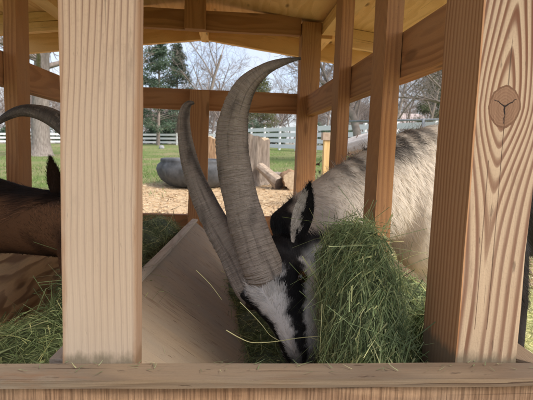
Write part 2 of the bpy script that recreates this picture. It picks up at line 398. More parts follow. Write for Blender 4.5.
# side slats, 2x4s nailed flat against the inside of the rails
board('ridge_strip', R0s, R1s, (1,0,0), .024, .010, M_EDGE)
for y0 in (.992, 1.409):
    post(.316, .351, y0, y0+.089, -.46, .56, M_SLAT, 'slat', seg=8)
for y0 in (.985, 1.428):
    post(-.641, -.606, y0, y0+.089, -.29, .56, M_SLAT, 'slat', seg=8)
# back posts
post(.316, .406, 2.217, 2.303, GND, .578, M_SLAT); post(-.696, -.606, 2.217, 2.303, GND, .578, M_SLAT)
post(-.190, -.101, 2.264, 2.303, -.46, .258, M_SLAT)
# upper rails
board('rail', (.372, .713, .2025), (.372, 2.345, .2025), (0,0,1), .092, .038, M_RAIL)
board('rail', (-.662, .713, .1985), (-.662, 2.345, .1985), (0,0,1), .092, .038, M_RAIL)
board('rail', (-.70, 2.325, .2165), (.41, 2.325, .2165), (0,0,1), .095, .038, M_RAIL)
# lower rails (mitred frame) and the plywood skirt inside them
board('cap_rail', (-.735, .5785, -.2885), (.445, .5785, -.2885), (0,1,0), .044, .011, M_SILL, seg=14, jit=.0003, bev=.0025, miter=(-.021,.021))
board('front_rail', (-.735, .582, -.383), (.445, .582, -.383), (0,0,1), .176, .038, M_ROUGH, seg=20, jit=.0012, bev=.002)
board('cap_rail', (.4245, .600, -.2885), (.4245, 2.345, -.2885), (1,0,0), .044, .011, M_SILL, seg=20, jit=.0006, bev=.0035, miter=(-.021,0))
board('lower_rail', (.425, .603, -.383), (.425, 2.345, -.383), (0,0,1), .176, .038, M_SILL)
board('lower_rail', (-.715, .602, -.372), (-.715, 2.345, -.372), (0,0,1), .18, .038, M_SILL)
board('lower_rail', (-.69, 2.326, -.40), (.40, 2.326, -.40), (0,0,1), .13, .038, M_RAIL)
board('side_panel', (-.650, .72, -.52), (-.650, 2.21, -.52), (0,0,1), .42, .015, M_PLYS)
board('side_panel', (.362, .72, -.52), (.362, 2.21, -.52), (0,0,1), .42, .015, M_PLYS)
# inside: two plywood sheets leaning together shed the hay to both sides
def sheet(name, quad, th, mat, nrm_hint, parent=feeder, long_axis=None):
    """plywood sheet from 4 corners (rel. lens), thickness away from nrm_hint"""
    q = [Vector(c)+Vector((0,0,H)) for c in quad]
    nrm = (q[1]-q[0]).cross(q[3]-q[0]).normalized()
    if nrm.dot(Vector(nrm_hint)) < 0: nrm = -nrm
    zd = (q[1]-q[0]).normalized(); xd = zd.cross(nrm).normalized(); yd = zd.cross(xd)
    c = sum(q, Vector())/4
    mw = Matrix(((xd.x, yd.x, zd.x, 0), (xd.y, yd.y, zd.y, 0), (xd.z, yd.z, zd.z, 0), (0,0,0,1))); mw.translation = c
    inv = mw.inverted(); bm = bmesh.new()
    a = [bm.verts.new(inv @ p_) for p_ in q]; b = [bm.verts.new(inv @ (p_-nrm*th)) for p_ in q]
    bm.faces.new(a); bm.faces.new(b[::-1])
    for k in range(4): bm.faces.new((a[k], b[k], b[(k+1)%4], a[(k+1)%4]))
    bmesh.ops.subdivide_edges(bm, edges=bm.edges[:], cuts=4, use_grid_fill=True)
    bmesh.ops.recalc_face_normals(bm, faces=bm.faces)
    me = bpy.data.meshes.new(name); bm.to_mesh(me); bm.free()
    o = link_mesh(name, me, mat, parent); o.matrix_local = FB @ mw
    return o
R0 = Vector((-.232, .66, -.318)); R1 = Vector((-.143, 2.12, -.338))
sheet('divider_panel', (R0, (.312, .66, -.70), (.312, 2.12, -.72), R1), .018, M_PLYF, (.6,0,.8))
sheet('divider_panel', (R0-Vector((.004,0,.004)), (-.600, .66, -.62), (-.600, 2.12, -.64), R1-Vector((.004,0,.004))), .018, M_PLYF, (-.6,0,.8))
# roof: tie beam, block, ridge, plates along the sides, gable rafters, plywood
SL = .125
def roofz(x): return .668 - SL*abs(x-XC)
board('tie_beam', (-.80, .80, .564), (.62, .80, .564), (0,0,1), .086, .038, M_RAIL)
board('tie_beam', (-.604, 2.258, .564), (.314, 2.258, .564), (0,0,1), .086, .038, M_RAIL, seg=8)
for s in (-1, 1):
    xa, xb = XC+s*.625, XC+s*.95
    for k in (0, 1): board('rafter', (xa, 2.262+.001*k, roofz(xa)-.038-.042*k), (xb, 2.262+.001*k, roofz(xb)-.038-.042*k), (0,0,1), .040, .036, M_PLY, seg=4)
board('king_block', (-.167, 2.215, .515), (-.167, 2.215, .655), (1,0,0), .093, .040, M_RAIL, seg=2)
board('ridge_beam', (XC, 2.28, .605), (XC, 2.66, .605), (0,0,1), .100, .040, M_PLY)
for x0, x1 in ((.408,.476), (-.766,-.698)):
    xm = (x0+x1)/2
    board('roof_plate', (xm, .50, .552), (xm, 2.235, .552), (1,0,0), x1-x0, .052, M_PLY)
    board('roof_plate', (xm, 2.306, .552), (xm, 2.60, .552), (1,0,0), x1-x0, .052, M_PLY)
for yb in (2.625,):
    for s in (-1, 1):
        xa, xb = XC + s*.023, XC + s*.95
        board('rafter', (xa, yb, roofz(xa)-.062), (xb, yb, roofz(xb)-.062), (0,0,1), .092, .038, M_PLY)
for s in (-1, 1):
    xa, xb = XC, XC + s*.98
    for ya, yb in ((.40, 1.575), (1.579, 2.70)):
        sheet('roof_panel', ((xa, ya, roofz(xa)), (xa, yb, roofz(xa)), (xb, yb, roofz(xb)), (xb, ya, roofz(xb))), -.015, M_PLY, (0,0,-1))
M_FELT = plain_mat('roof_felt', (.06,.06,.065), (.11,.11,.11), 90., .95, .4, .004)
for s in (-1, 1):
    xa, xb = XC, XC + s*1.0
    sheet('roof_cover', ((xa, .385, roofz(xa)+.028), (xa, 2.715, roofz(xa)+.028), (xb, 2.715, roofz(xb)+.028), (xb, .385, roofz(xb)+.028)), .008, M_FELT, (0,0,1))

# ------------------------------------------------------------------ strands (hay and fur)
def ribbons(P, D, N, L, Wd, bend, col, rows=4, tip=.25, name='strands'):
    """P roots (n,3), D directions, N face normals, L lengths, Wd widths, bend (n,3) offset at the tip; vectorised"""
    n = len(P); t = np.linspace(0, 1, rows)
    S = np.cross(D, N); S /= np.linalg.norm(S, axis=1, keepdims=True)+1e-9
    V = np.zeros((n, rows, 2, 3), np.float32)
    for i, tt in enumerate(t):
        c = P + D*(L*tt)[:,None] + bend*(tt*tt)
        w = (Wd*(1-(1-tip)*tt)*.5)[:,None]
        V[:, i, 0] = c - S*w; V[:, i, 1] = c + S*w
    base = (np.arange(n)*rows*2)[:,None]
    F = np.concatenate([np.stack([base[:,0]+2*i, base[:,0]+2*i+1, base[:,0]+2*i+3, base[:,0]+2*i+2], 1) for i in range(rows-1)])
    c = np.repeat(col, rows*2, axis=0)
    return V.reshape(-1,3), F, c
def unit(a): return a/(np.linalg.norm(a, axis=1, keepdims=True)+1e-9)
M_HAY = attr_mat('dry_green_hay', .6, .3, transl=.30)
HAYC = np.array([(.14,.185,.085),(.19,.235,.12),(.10,.135,.065),(.27,.31,.165),(.36,.37,.18),(.50,.49,.27),(.075,.095,.045)])
HAYP = np.array([.26,.25,.16,.14,.09,.05,.05])
def hay_heap(name, label, surf, n, Lr=(.03,.12), dirbias=None, seed=1, core=True, w=(.0006,.0016), tint=(1,1,1), loose=.02):
    """surf(k) -> (points, normals) on the heap's skin; stems lie along the skin, some sticking out"""
    r = np.random.default_rng(seed)
    P, Nn = surf(n, r)
    P = P - Nn*(r.random((n,1))**1.5)*loose + Nn*.004
    rnd = unit(r.normal(size=(n,3)))
    if dirbias is not None: rnd = unit(rnd + np.array(dirbias)*r.choice([-1,1], (n,1)))
    tan = rnd - Nn*(rnd*Nn).sum(1, keepdims=True)
    D = unit(unit(tan) + Nn*r.normal(.12,.28,(n,1)))
    L = r.uniform(Lr[0], Lr[1], n)*(.5+r.random(n)); W_ = r.uniform(w[0], w[1], n)
    leaf = r.random(n) < .58; L[leaf] *= .25; W_[leaf] *= 2.0; lg_ = r.random(n) < .12; L[lg_] *= 1.9; W_[lg_] *= 1.25
    P = P - D*(L*.5)[:,None]
    N2 = unit(Nn + r.normal(size=(n,3))*.6)
    bend = r.normal(size=(n,3))*(L*.055)[:,None]; bend[:,2] -= L*.16
    col = HAYC[r.choice(len(HAYC), n, p=HAYP)]*r.uniform(.55,1.45,(n,1))*np.array(tint)
    V, F, c = ribbons(P, D, N2, L, W_, bend, col)
    return V, F, c
def ellipsoids(parts, flat=None):
    """skin sampler over a union of ellipsoids ((cx,cy,cz),(rx,ry,rz)) with lumpy radius"""
    wts = np.array([p[1][0]*p[1][1]+p[1][1]*p[1][2]+p[1][0]*p[1][2] for p in parts]); wts = wts/wts.sum()
    def s(n, r):
        k = r.choice(len(parts), n, p=wts); c = np.array([p[0] for p in parts])[k]; e = np.array([p[1] for p in parts])[k]
        u = unit(r.normal(size=(n,3)))
        lump = 1 + .10*np.sin(u[:,0:1]*7+k[:,None])*np.sin(u[:,1:2]*9)*np.sin(u[:,2:3]*8+1) + r.normal(0,.02,(n,1))
        P = c + u*e*lump; Nn = unit(u/e)
        return P+np.array([0,0,H]), Nn
    return s
def clip_heap(V, F, c, test, rows=4):
    """drop whole stems whose middle fails test"""
    n = len(V)//(rows*2); mid = V.reshape(n, rows*2, 3).mean(1); ok = test(mid)
    V = V.reshape(n, rows*2, 3)[ok].reshape(-1,3); c = c.reshape(n, rows*2, 3)[ok].reshape(-1,3)
    m_ = ok.sum(); base = np.arange(m_)*rows*2
    F = np.concatenate([np.stack([base+2*i, base+2*i+1, base+2*i+3, base+2*i+2], 1) for i in range(rows-1)])
    return V, F, c
def core_mesh(parts, shrink=.86):
    Vs, Fs, b = [], [], 0
    for (c, e) in parts:
        bm = bmesh.new(); bmesh.ops.create_icosphere(bm, subdivisions=3, radius=1)
        for v in bm.verts:
            u = v.co; l = shrink*(1+.10*math.sin(u.x*7)*math.sin(u.y*9)*math.sin(u.z*8+1))
            Vs.append((c[0]+u.x*e[0]*l, c[1]+u.y*e[1]*l, c[2]+u.z*e[2]*l+H))
        bm.verts.ensure_lookup_table()
        for f in bm.faces: Fs.append(tuple(b+v.index for v in f.verts))
        b = len(Vs); bm.free()
    return np.array(Vs), np.array(Fs)
def build_heap(name, label, parts, n, seed, test=None, **kw):
    V, F, c = hay_heap(name, label, ellipsoids(parts), n, seed=seed, **kw)
    if test is not None: V, F, c = clip_heap(V, F, c, test)
    Vc, Fc = core_mesh(parts)
    # the packed inside of the heap: triangles turned to degenerate-free quads by splitting is not needed, join as a second set
    F3 = np.concatenate([F[:,[0,1,2]], F[:,[0,2,3]], Fc+len(V)])
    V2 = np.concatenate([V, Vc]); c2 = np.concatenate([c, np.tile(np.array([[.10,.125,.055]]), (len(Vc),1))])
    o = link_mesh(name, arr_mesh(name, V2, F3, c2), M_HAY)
    return tag(o, label, 'hay', kind='stuff')

# ------------------------------------------------------------------ goats
M_SKIN = attr_mat('goat_hide', .85, .15)
M_FUR = attr_mat('goat_fur', .6, .25, transl=.12)
T = NT('horn'); aC = T.n('Attribute', attribute_name='Col').outputs['Color']; aU = T.n('Attribute', attribute_name='huv').outputs['Vector']
lg = T.noise(T.scale(aU, (70,70,5)), 1., 5., .65); rg = T.noise(T.scale(aU, (9,9,150)), 1., 4., .6); ch_ = T.noise(T.scale(aU, (40,40,40)), 1., 5., .7); fi = T.noise(T.scale(aU, (25,25,520)), 1., 2., .5)
col = T.mix(T.math('MULTIPLY', T.ramp(lg, [(.54,(0,0,0)),(.70,(1,1,1))]), .60), aC, (.045,.037,.030))
col = T.mix(T.math('MULTIPLY', T.ramp(rg, [(.55,(0,0,0)),(.76,(1,1,1))]), .30), col, (.075,.055,.042))
col = T.mix(T.math('MULTIPLY', T.ramp(ch_, [(.55,(0,0,0)),(.70,(1,1,1))]), .45), col, (.46,.40,.32))
col = T.mix(T.math('MULTIPLY', T.ramp(fi, [(.5,(0,0,0)),(.75,(1,1,1))]), .10), col, (.06,.045,.035))
T.l(col, T.b.inputs['Base Color']); T.b.inputs['Roughness'].default_value = .68; T.b.inputs['Specular IOR Level'].default_value = .3
T.bump(T.math('ADD', T.math('ADD', T.math('MULTIPLY', rg, 1.6), lg), T.math('MULTIPLY', fi, .9)), 1., .006); M_HORN = T.m
M_HOOF = plain_mat('hoof', (.03,.026,.022), (.07,.06,.05), 40.)
T = NT('goat_eye'); tcE = T.n('TexCoord'); sE = T.n('SeparateXYZ'); T.l(tcE.outputs['Object'], sE.inputs[0])
slit = T.math('MULTIPLY', T.math('LESS_THAN', T.math('ABSOLUTE', sE.outputs[2]), .0022), T.math('LESS_THAN', T.math('ABSOLUTE', sE.outputs[0]), .0075))
rad = T.math('SQRT', T.math('ADD', T.math('MULTIPLY', sE.outputs[0], sE.outputs[0]), T.math('MULTIPLY', sE.outputs[2], sE.outputs[2])))
irr = T.math('LESS_THAN', rad, .0095)
cE = T.mix(irr, (.015,.010,.008), T.mix(slit, (.085,.045,.015), (.004,.004,.004)))
T.l(cE, T.b.inputs['Base Color']); T.b.inputs['Roughness'].default_value = .08; M_EYE = T.m

def loft(V, F, path, n=20):
    """path: list of (centre, lateral radius, vertical radius, lateral axis); closed ellipse loft"""
    b = len(V); m_ = len(path)
    for i, (c, a, h, lat) in enumerate(path):
        c = Vector(c); t = (Vector(path[min(i+1,m_-1)][0])-Vector(path[max(i-1,0)][0])).normalized()
        l = Vector(lat); l = (l-t*l.dot(t)).normalized(); u = t.cross(l)
        for k in range(n):
            an = 2*math.pi*k/n; V.append(tuple(c + l*(a*math.cos(an)) + u*(h*math.sin(an))))
    for i in range(m_-1):
        for k in range(n):
            k2 = (k+1) % n; F.append((b+i*n+k, b+i*n+k2, b+(i+1)*n+k2, b+(i+1)*n+k))
    F.append(tuple(b+k for k in range(n-1,-1,-1))); F.append(tuple(b+(m_-1)*n+k for k in range(n)))
def fuse(V, F, voxel, smooth_it):
    me = bpy.data.meshes.new('tmp'); me.from_pydata(V, [], F)
    o = bpy.data.objects.new('tmp', me); C.objects.link(o)
    bm = bmesh.new(); bm.from_mesh(me); bmesh.ops.recalc_face_normals(bm, faces=bm.faces); bm.to_mesh(me); bm.free()
    r = o.modifiers.new('r', 'REMESH'); r.mode = 'VOXEL'; r.voxel_size = voxel; r.use_smooth_shade = True
    s = o.modifiers.new('s', 'SMOOTH'); s.factor = .5; s.iterations = smooth_it
    dg = bpy.context.evaluated_depsgraph_get(); dg.update()
    out = bpy.data.meshes.new_from_object(o.evaluated_get(dg))
    bpy.data.objects.remove(o); bpy.data.meshes.remove(me)
    return out
def frame(u, v):
    u = Vector(u).normalized(); v = Vector(v); v = (v-u*v.dot(u)).normalized(); w = v.cross(u)
    return u, v, w
SKULL = [ # along the head: u, v of the centre, half width, half height
 (-.075,-.035,.030,.034),(-.055,-.030,.050,.056),(-.02,-.022,.058,.066),(.02,-.024,.060,.070),(.055,-.030,.062,.070),
 (.09,-.036,.056,.063),(.13,-.042,.045,.053),(.17,-.045,.037,.045),(.205,-.046,.034,.040),(.235,-.048,.033,.036),(.258,-.052,.026,.027),(.27,-.055,.012,.013)]
def horn_mesh(name, pts, rad, seed, ringf, parent, base, twist=0., dark=False):
    """ridged scimitar horn: centre line pts, radii (side, front-back)"""
    r = random.Random(seed); n = 28; M_ = 420
    P = [Vector(p) for p in pts]; k = len(P)
    def cr(arr, t):
        f = t*(k-1); i = min(int(f), k-2); f -= i
        a, b, c, d = arr[max(i-1,0)], arr[i], arr[i+1], arr[min(i+2,k-1)]
        return .5*((2*b)+(c-a)*f+(2*a-5*b+4*c-d)*f*f+(3*b-a-3*c+d)*f**3)
    V, F, Cc, UVs = [], [], [], []
    pn = (P[len(P)//2]-P[0]).cross(P[-1]-P[0]).normalized()      # normal of the horn's plane
    ln = 0; last = None; knobs = [r.uniform(-.2,.2) for _ in range(60)]
    for i in range(M_):
        t = i/(M_-1); c = cr(P, t); tt = (cr(P, min(1,t+.01))-cr(P, max(0,t-.01))).normalized()
        if last: ln += (c-last).length
        last = c
        ra = max(.0012, cr(rad, t))
        w = (pn - tt*pn.dot(tt)).normalized(); u = tt.cross(w)      # u: in the plane, towards the front edge
        ph = ln*ringf + .9*math.sin(ln*31+seed)+.5*math.sin(ln*83); fr = (ph+knobs[int(ph) % 60]*.5) % 1.; kn = .35+.65*abs(math.sin(int(ph)*12.9898+seed))
        ridge = math.exp(-((fr-.5)/.20)**2); amp = (.05*min(1, (1-t)*2.4))*kn*(.55+.45*math.sin(ln*19+seed*2))
        for j in range(n):
            a = 2*math.pi*j/n + twist*t
            ca, sa = math.cos(a), math.sin(a)
            keel = 1+.12*max(0, ca)**3                             # sharper front keel with knobs
            rr = ra*keel*(1 + amp*ridge*(.35+.9*max(0,ca)) + .010*math.sin(a*5+ln*23) + .014*math.sin(ln*61+a*2+seed) + r.gauss(0,.004))
            V.append(tuple(Vector(base)*0 + c + u*(rr*1.05*ca) + w*(rr*.86*sa)))
            UVs.append((.045*ca+seed, .045*sa, ln))
            # colour: grey-tan, dark streaks along the length, dark between ridges, dark tip
            st = .5+.5*math.sin(a*3.0+1.3+.9*math.sin(t*9+seed))
            st2 = max(0, math.sin(a+2.2+seed+.5*math.sin(t*7)))**8
            lo = np.array((.20,.165,.132)); hi = np.array((.43,.365,.30)); dk = np.array((.035,.030,.027))
            if dark: lo, hi = lo*.45, hi*.45
            col = lo+(hi-lo)*(.55+.25*ridge*kn+.30*st)*(.9+.2*r.random())
            col = col*(1-.75*st2)+dk*.75*st2
            blot = max(0, math.sin(t*23+a*2+seed)*math.sin(t*11-a+seed*2)-.62)*1.3
            col = col*(1-min(.8, blot))+dk*min(.8, blot)
            tp = max(0, (t-.78)/.22); col = col*(1-.65*tp)+dk*.65*tp
            Cc.append(col)
    F = [(i*n+j, i*n+(j+1)%n, (i+1)*n+(j+1)%n, (i+1)*n+j) for i in range(M_-1) for j in range(n)]
    V = np.array(V) - np.array(parent.location)
    me = arr_mesh(name, V, F, np.array(Cc), smooth=True)
    ua = me.attributes.new('huv', 'FLOAT_VECTOR', 'POINT'); ua.data.foreach_set('vector', np.array(UVs, np.float32).ravel())
    return link_mesh(name, me, M_HORN, parent)
def ear_mesh(parent, base, tip, side, length_w, colf, cup=.35):
    """leaf-shaped cupped ear, two skins; side: direction of its open face"""
    base = Vector(base); tip = Vector(tip); ax = tip-base; L = ax.length; ax.normalize()
    op = Vector(side); op = (op-ax*op.dot(ax)).normalized(); w = ax.cross(op)
    V, F, Cc = [], [], []; ni, nj = 16, 11
    for skin in (0, 1):
        for i in range(ni):
            t = i/(ni-1); hw = length_w*(.50*(1-t)+.10*(t)+.95*math.sin(math.pi*min(1, t*1.02))**.9)*(1 if t < .98 else .4)*.62
            for j in range(nj):
                s = (j/(nj-1))*2-1
                q = base + ax*(L*t) + w*(hw*s) + op*(cup*hw*(s*s)*(1-.3*t)) - op*(.004*skin*(1-s*s)) 
                q += op*(-.010*math.sin(t*math.pi))
                V.append(tuple(q)); Cc.append(colf(t, s, skin))
    for skin in (0, 1):
        b = skin*ni*nj
        for i in range(ni-1):
            for j in range(nj-1):
                f = (b+i*nj+j, b+i*nj+j+1, b+(i+1)*nj+j+1, b+(i+1)*nj+j)
                F.append(f if skin == 0 else f[::-1])
    V = np.array(V)-np.array(parent.location)
    return V, np.array(F), np.array(Cc), np.array(op)

def build_goat(name, label, cat, root, head, neck, torso, legs, colour, furlen, flow, horns, n_fur, seed, ears, eyes, voxel=.0075, tail=None, group=None, hs=1., hl_=1., vary=(.75,1.2)):
    """one continuous hide from skull, neck, trunk and legs; coat of short hair; ears, horns, eyes and hooves as parts"""
    r = np.random.default_rng(seed)
    g = empty(name, root, label, cat, group)
    O, u, v, w = head
    V, F = [], []
    loft(V, F, [(O + u*(a*hl_) + v*(b*hs), c*hs, d*hs, w) for a, b, c, d in SKULL], 20)
    # brow ridges over the eyes and cheeks
    for s in (1,-1):
        loft(V, F, [(O+u*(.02*hl_)+(v*.018+w*(s*.040))*hs, .012*hs, .012*hs, w), (O+u*(.05*hl_)+(v*.016+w*(s*.049))*hs, .017*hs, .014*hs, w), (O+u*(.085*hl_)+(v*.004+w*(s*.042))*hs, .010*hs, .010*hs, w)], 10)
    loft(V, F, neck, 20); loft(V, F, torso, 24)
    for lg in legs: loft(V, F, lg, 12)
    if tail: loft(V, F, tail, 10)
    V = [tuple(Vector(p)-g.location) for p in V]
    me = fuse(V, F, voxel, 8)
    nv = len(me.vertices); co = np.empty(nv*3, np.float32); me.vertices.foreach_get('co', co); co = co.reshape(-1,3)
    cw = co + np.array(g.location)
    Hm = np.stack([np.array(u), np.array(v), np.array(w)])
    def hl(p): return ((p-np.array(O)) @ Hm.T)/np.array([hl_,hs,hs])
    a = me.color_attributes.new('Col', 'FLOAT_COLOR', 'POINT'); c4 = np.ones((nv,4), np.float32)
    c4[:, :3] = colour(cw, hl(cw))*.92; a.data.foreach_set('color', c4.ravel())
    hide = link_mesh('hide', me, M_SKIN, g)
    me.polygons.foreach_set('use_smooth', np.ones(len(me.polygons), bool))
    # coat
    me.calc_loop_triangles(); nt = len(me.loop_triangles); tri = np.empty(nt*3, np.int32); me.loop_triangles.foreach_get('vertices', tri); tri = tri.reshape(-1,3)
    nrm = np.empty(nv*3, np.float32); me.vertices.foreach_get('normal', nrm); nrm = nrm.reshape(-1,3)
    A, B, Cv = co[tri[:,0]], co[tri[:,1]], co[tri[:,2]]
    area = .5*np.linalg.norm(np.cross(B-A, Cv-A), axis=1)
    cen = (A+B+Cv)/3 + np.array(g.location)
    hlc = hl(cen); inhead = (hlc[:,0] > -.09) & (np.linalg.norm(hlc, axis=1) < .36) & (np.abs(hlc[:,2]) < .1) & (np.abs(hlc[:,1]) < .13)
    wt = area*np.where(inhead, 5., 1.); wt /= wt.sum()
    k = r.choice(nt, n_fur, p=wt); b1 = r.random((n_fur,2)); sw = b1.sum(1) > 1; b1[sw] = 1-b1[sw]
    w0, w1 = b1[:,:1], b1[:,1:]
    P = A[k]*(1-w0-w1)+B[k]*w0+Cv[k]*w1
    Nn = unit(nrm[tri[k,0]]*(1-w0-w1)+nrm[tri[k,1]]*w0+nrm[tri[k,2]]*w1)
    pw = P+np.array(g.location); ph = hl(pw)
    fl = flow(pw, ph, Hm)
    tan = unit(fl - Nn*(fl*Nn).sum(1, keepdims=True) + r.normal(size=P.shape)*.16)
    Ln, lift = furlen(pw, ph)
    D = unit(tan + Nn*(lift*r.uniform(.5,1.5,n_fur))[:,None])
    L = Ln*r.uniform(.6,1.25,n_fur)
    # locks: hairs lean together in clumps
    clump = np.sin(pw*np.array([61,53,47])+np.sin(pw[:,[1,2,0]]*37)*1.5)
    D = unit(D + clump*.035)
    # keep off the eyes
    for e in eyes:
        far = np.linalg.norm(pw-np.array(e), axis=1) > .0185
        P, D, Nn, L, pw, ph = P[far], D[far], Nn[far], L[far], pw[far], ph[far]
    col = colour(pw, ph)*r.uniform(vary[0],vary[1],(len(P),1))
    Wd = r.uniform(.0008,.0016,len(P))
    Vf, Ff, cf = ribbons(P-Nn*.001, D, Nn, L, Wd, -Nn*(L*.18)[:,None], col, rows=3, tip=.2)
    fur = link_mesh('coat', arr_mesh('coat', Vf, Ff, cf), M_FUR, g); fur['kind'] = 'stuff'
    for (b_, t_, op, lw, cfun) in ears:
        Ve, Fe, Ce, opn = ear_mesh(g, b_, t_, op, lw, cfun)
        eo = link_mesh('ear', arr_mesh('ear', Ve, Fe, Ce, smooth=True), M_SKIN, g)
        ke = r.integers(0, len(Fe), 2600); wq = r.random((2600,2)); q4 = Ve[Fe[ke]]
        pe = (q4[:,0]*(1-wq[:,:1])+q4[:,1]*wq[:,:1])*(1-wq[:,1:])+(q4[:,3]*(1-wq[:,:1])+q4[:,2]*wq[:,:1])*wq[:,1:]
        ne = unit(np.cross(q4[:,1]-q4[:,0], q4[:,3]-q4[:,0])); ax_ = unit(np.array([list(Vector(t_)-Vector(b_))]*2600))
        de = unit(ax_+ne*r.uniform(.05,.45,(2600,1))+r.normal(size=(2600,3))*.25)
        vf, ff, cf2 = ribbons(pe, de, ne, r.uniform(.006,.014,2600), r.uniform(.0007,.0013,2600), ne*0, Ce[Fe[ke,0]]*r.uniform(.7,1.3,(2600,1)), rows=3, tip=.2)
        ef = link_mesh('ear_hair', arr_mesh('ear_hair', vf, ff, cf2), M_FUR, eo); ef['kind'] = 'stuff'
    for hh in horns: horn_mesh('horn', hh['pts'], hh['rad'], hh['seed'], hh['f'], g, (0,0,0), hh.get('twist', 0), hh.get('dark', False))
    for e, out in zip(eyes, (1,-1)):
        bm = bmesh.new(); bmesh.ops.create_uvsphere(bm, u_segments=20, v_segments=14, radius=.0145)
        mE = bpy.data.meshes.new('eye'); bm.to_mesh(mE); bm.free()
        mE.polygons.foreach_set('use_smooth', np.ones(len(mE.polygons), bool))
        eo = link_mesh('eye', mE, M_EYE, g)
        yv = w*out; mw = Matrix(((u.x, yv.x, v.x, 0),(u.y, yv.y, v.y, 0),(u.z, yv.z, v.z, 0),(0,0,0,1))); mw.translation = Vector(e)-g.location
        eo.matrix_local = mw
    for lg in legs:
        c = Vector(lg[-1][0]); q = MB()
        for s in (-.013, .013):
            c0 = c-g.location
            q.tube([c0+Vector((0, s, .012)), c0+Vector((.004*(1 if lg[0][3] else 1), s, -.028)), c0+Vector((.010, s, -.052))], [.017,.020,.022], 8)
        q.build('hoof', M_HOOF, g, True)
    return g
def leg(top, knee, hock, foot, r0, r1, lat=(0,1,0)):
    return [(top, r0*.7, r0, lat), ((Vector(top)+Vector(knee))/2, r0*.55, r0*.8, lat), (knee, r1*1.35, r1*1.5, lat),
            ((Vector(knee)+Vector(hock))/2, r1, r1*1.05, lat), (hock, r1*1.05, r1*1.1, lat), (foot, r1*1.1, r1*1.2, lat)]
def sstep(x, a, b): 
    t = np.clip((x-a)/(b-a), 0, 1); return t*t*(3-2*t)
def lerpc(c, target, k): return c*(1-k[:,None]) + np.array(target)*k[:,None]
def Z(p): return Vector((p[0], p[1], p[2]+H))

# --- the big pied goat feeding through the right-hand slats
u, v, w = frame((.15,-.70,-.70), (-.68,-.50,.50)); HS = 1.33
HO = at(270, 268, 1.10)
def pied_colour(p, h):
    n = len(p); x, y, z = p[:,0], p[:,1], p[:,2]-H
    c = np.tile(np.array([.74,.67,.565]), (n,1))
    mott = np.sin(p[:,0]*31+np.sin(p[:,2]*23))*np.sin(p[:,2]*27+p[:,1]*19)
    c = lerpc(c, (.60,.545,.47), .35*sstep(mott, .1, .9))
    # grizzled dark line along the crest of the neck and the withers
    top = sstep(z-(-.10+.42*(x-.19)), -.055, .005)*sstep(x, .18, .30)*(1-.75*sstep(x, .50, .60))
    c = lerpc(c, (.03,.028,.027), .95*top*(.35+.65*sstep(np.sin(p[:,0]*140+p[:,1]*60)+mott, -.8, .6)))
    # grey neck nearer the head
    c = lerpc(c, (.54,.475,.395), .7*(1-sstep(x, .20, .40)))
    c = lerpc(c, (.018,.017,.017), (1-sstep(x+.008*np.sin(z*160), .150, .172))*sstep(z, -.26, -.215)*(p[:,1] < 1.25))
    # dark hind parts behind the shoulder
    c = lerpc(c, (.022,.018,.016), sstep(x+.05*np.sin(z*20), .67, .74))
    c = lerpc(c, (.03,.026,.024), sstep(-.42-z, 0, .05))
    # head
    hu, hv, hw = h[:,0], h[:,1], h[:,2]
    r = np.sqrt((hv+.035)**2+hw**2); ang = np.degrees(np.abs(np.arctan2(hw, hv+.035)))
    inh = (hu > -.085) & (r < .12)
    ch = np.tile(np.array([.82,.79,.74]), (n,1))
    jn = np.random.default_rng(4).normal(0, 2.2, n); jig = 6*np.sin(hu*90)+4*np.sin(hu*210+hw*80)
    stripe = sstep(ang+jig*.7+jn-8*np.clip(1-hu/.2,0,1), 17, 30)*(1-sstep(ang+jig*.5+jn, 61, 73)*sstep(hu, -.01, .03))
    stripe = np.where(hu < .045, np.maximum(stripe, sstep(.045-hu, -.02, .01)*(1-sstep(ang+jig, 66, 84))), stripe)
    ch = lerpc(ch, (.016,.015,.016), stripe)
    ch = lerpc(ch, (.02,.018,.018), sstep(hu+.0012*jn, .235, .262)); ch = lerpc(ch, (.25,.235,.225), .6*sstep(hu, .19, .24)*(1-stripe))
    ch = lerpc(ch, (.48,.43,.37), (1-stripe)*sstep(ang, 95, 125)*.7)
    # pale flecks under the ear
    sp = np.exp(-(((hu+.012)/.014)**2+((ang-97)/13)**2)); ch = lerpc(ch, (.62,.6,.56), np.clip(sp*1.4, 0, .9))
    sp = np.exp(-(((hu-.030)/.020)**2+((ang-92)/9)**2)); ch = lerpc(ch, (.62,.6,.56), np.clip(sp*1.2, 0, .85))
    k = inh.astype(float)*sstep(hu, -.085, -.06)
    return c*(1-k[:,None])+ch*k[:,None]
def pied_len(p, h):
    hu = h[:,0]; inh = (hu > -.07) & (np.linalg.norm(h, axis=1) < .33) & (np.abs(h[:,2]) < .1) & (np.abs(h[:,1]) < .13)
    L = np.where(p[:,0] > .3, .036, .024); lift = np.full(len(p), .22)
    L = np.where(inh, .0095, L); lift = np.where(inh, .35, lift)
    fore = inh & (hu > .02) & (hu < .11) & (np.abs(h[:,2]) < .03) & (h[:,1] > 0)
    L = np.where(fore, .020, L); lift = np.where(fore, .5, lift)
    L = np.where(p[:,2]-H < -.4, .012, L)
    return L, lift
def pied_flow(p, h, Hm):
    fl = np.tile(np.array([.55,.05,-.65]), (len(p),1))
    inh = (h[:,0] > -.07) & (np.linalg.norm(h, axis=1) < .33)
    back = -Hm[0]*1.0
    fl[inh] = back + Hm[2]*np.sign(h[inh,2:3])*.35
    return fl
latY = (0,1,0)
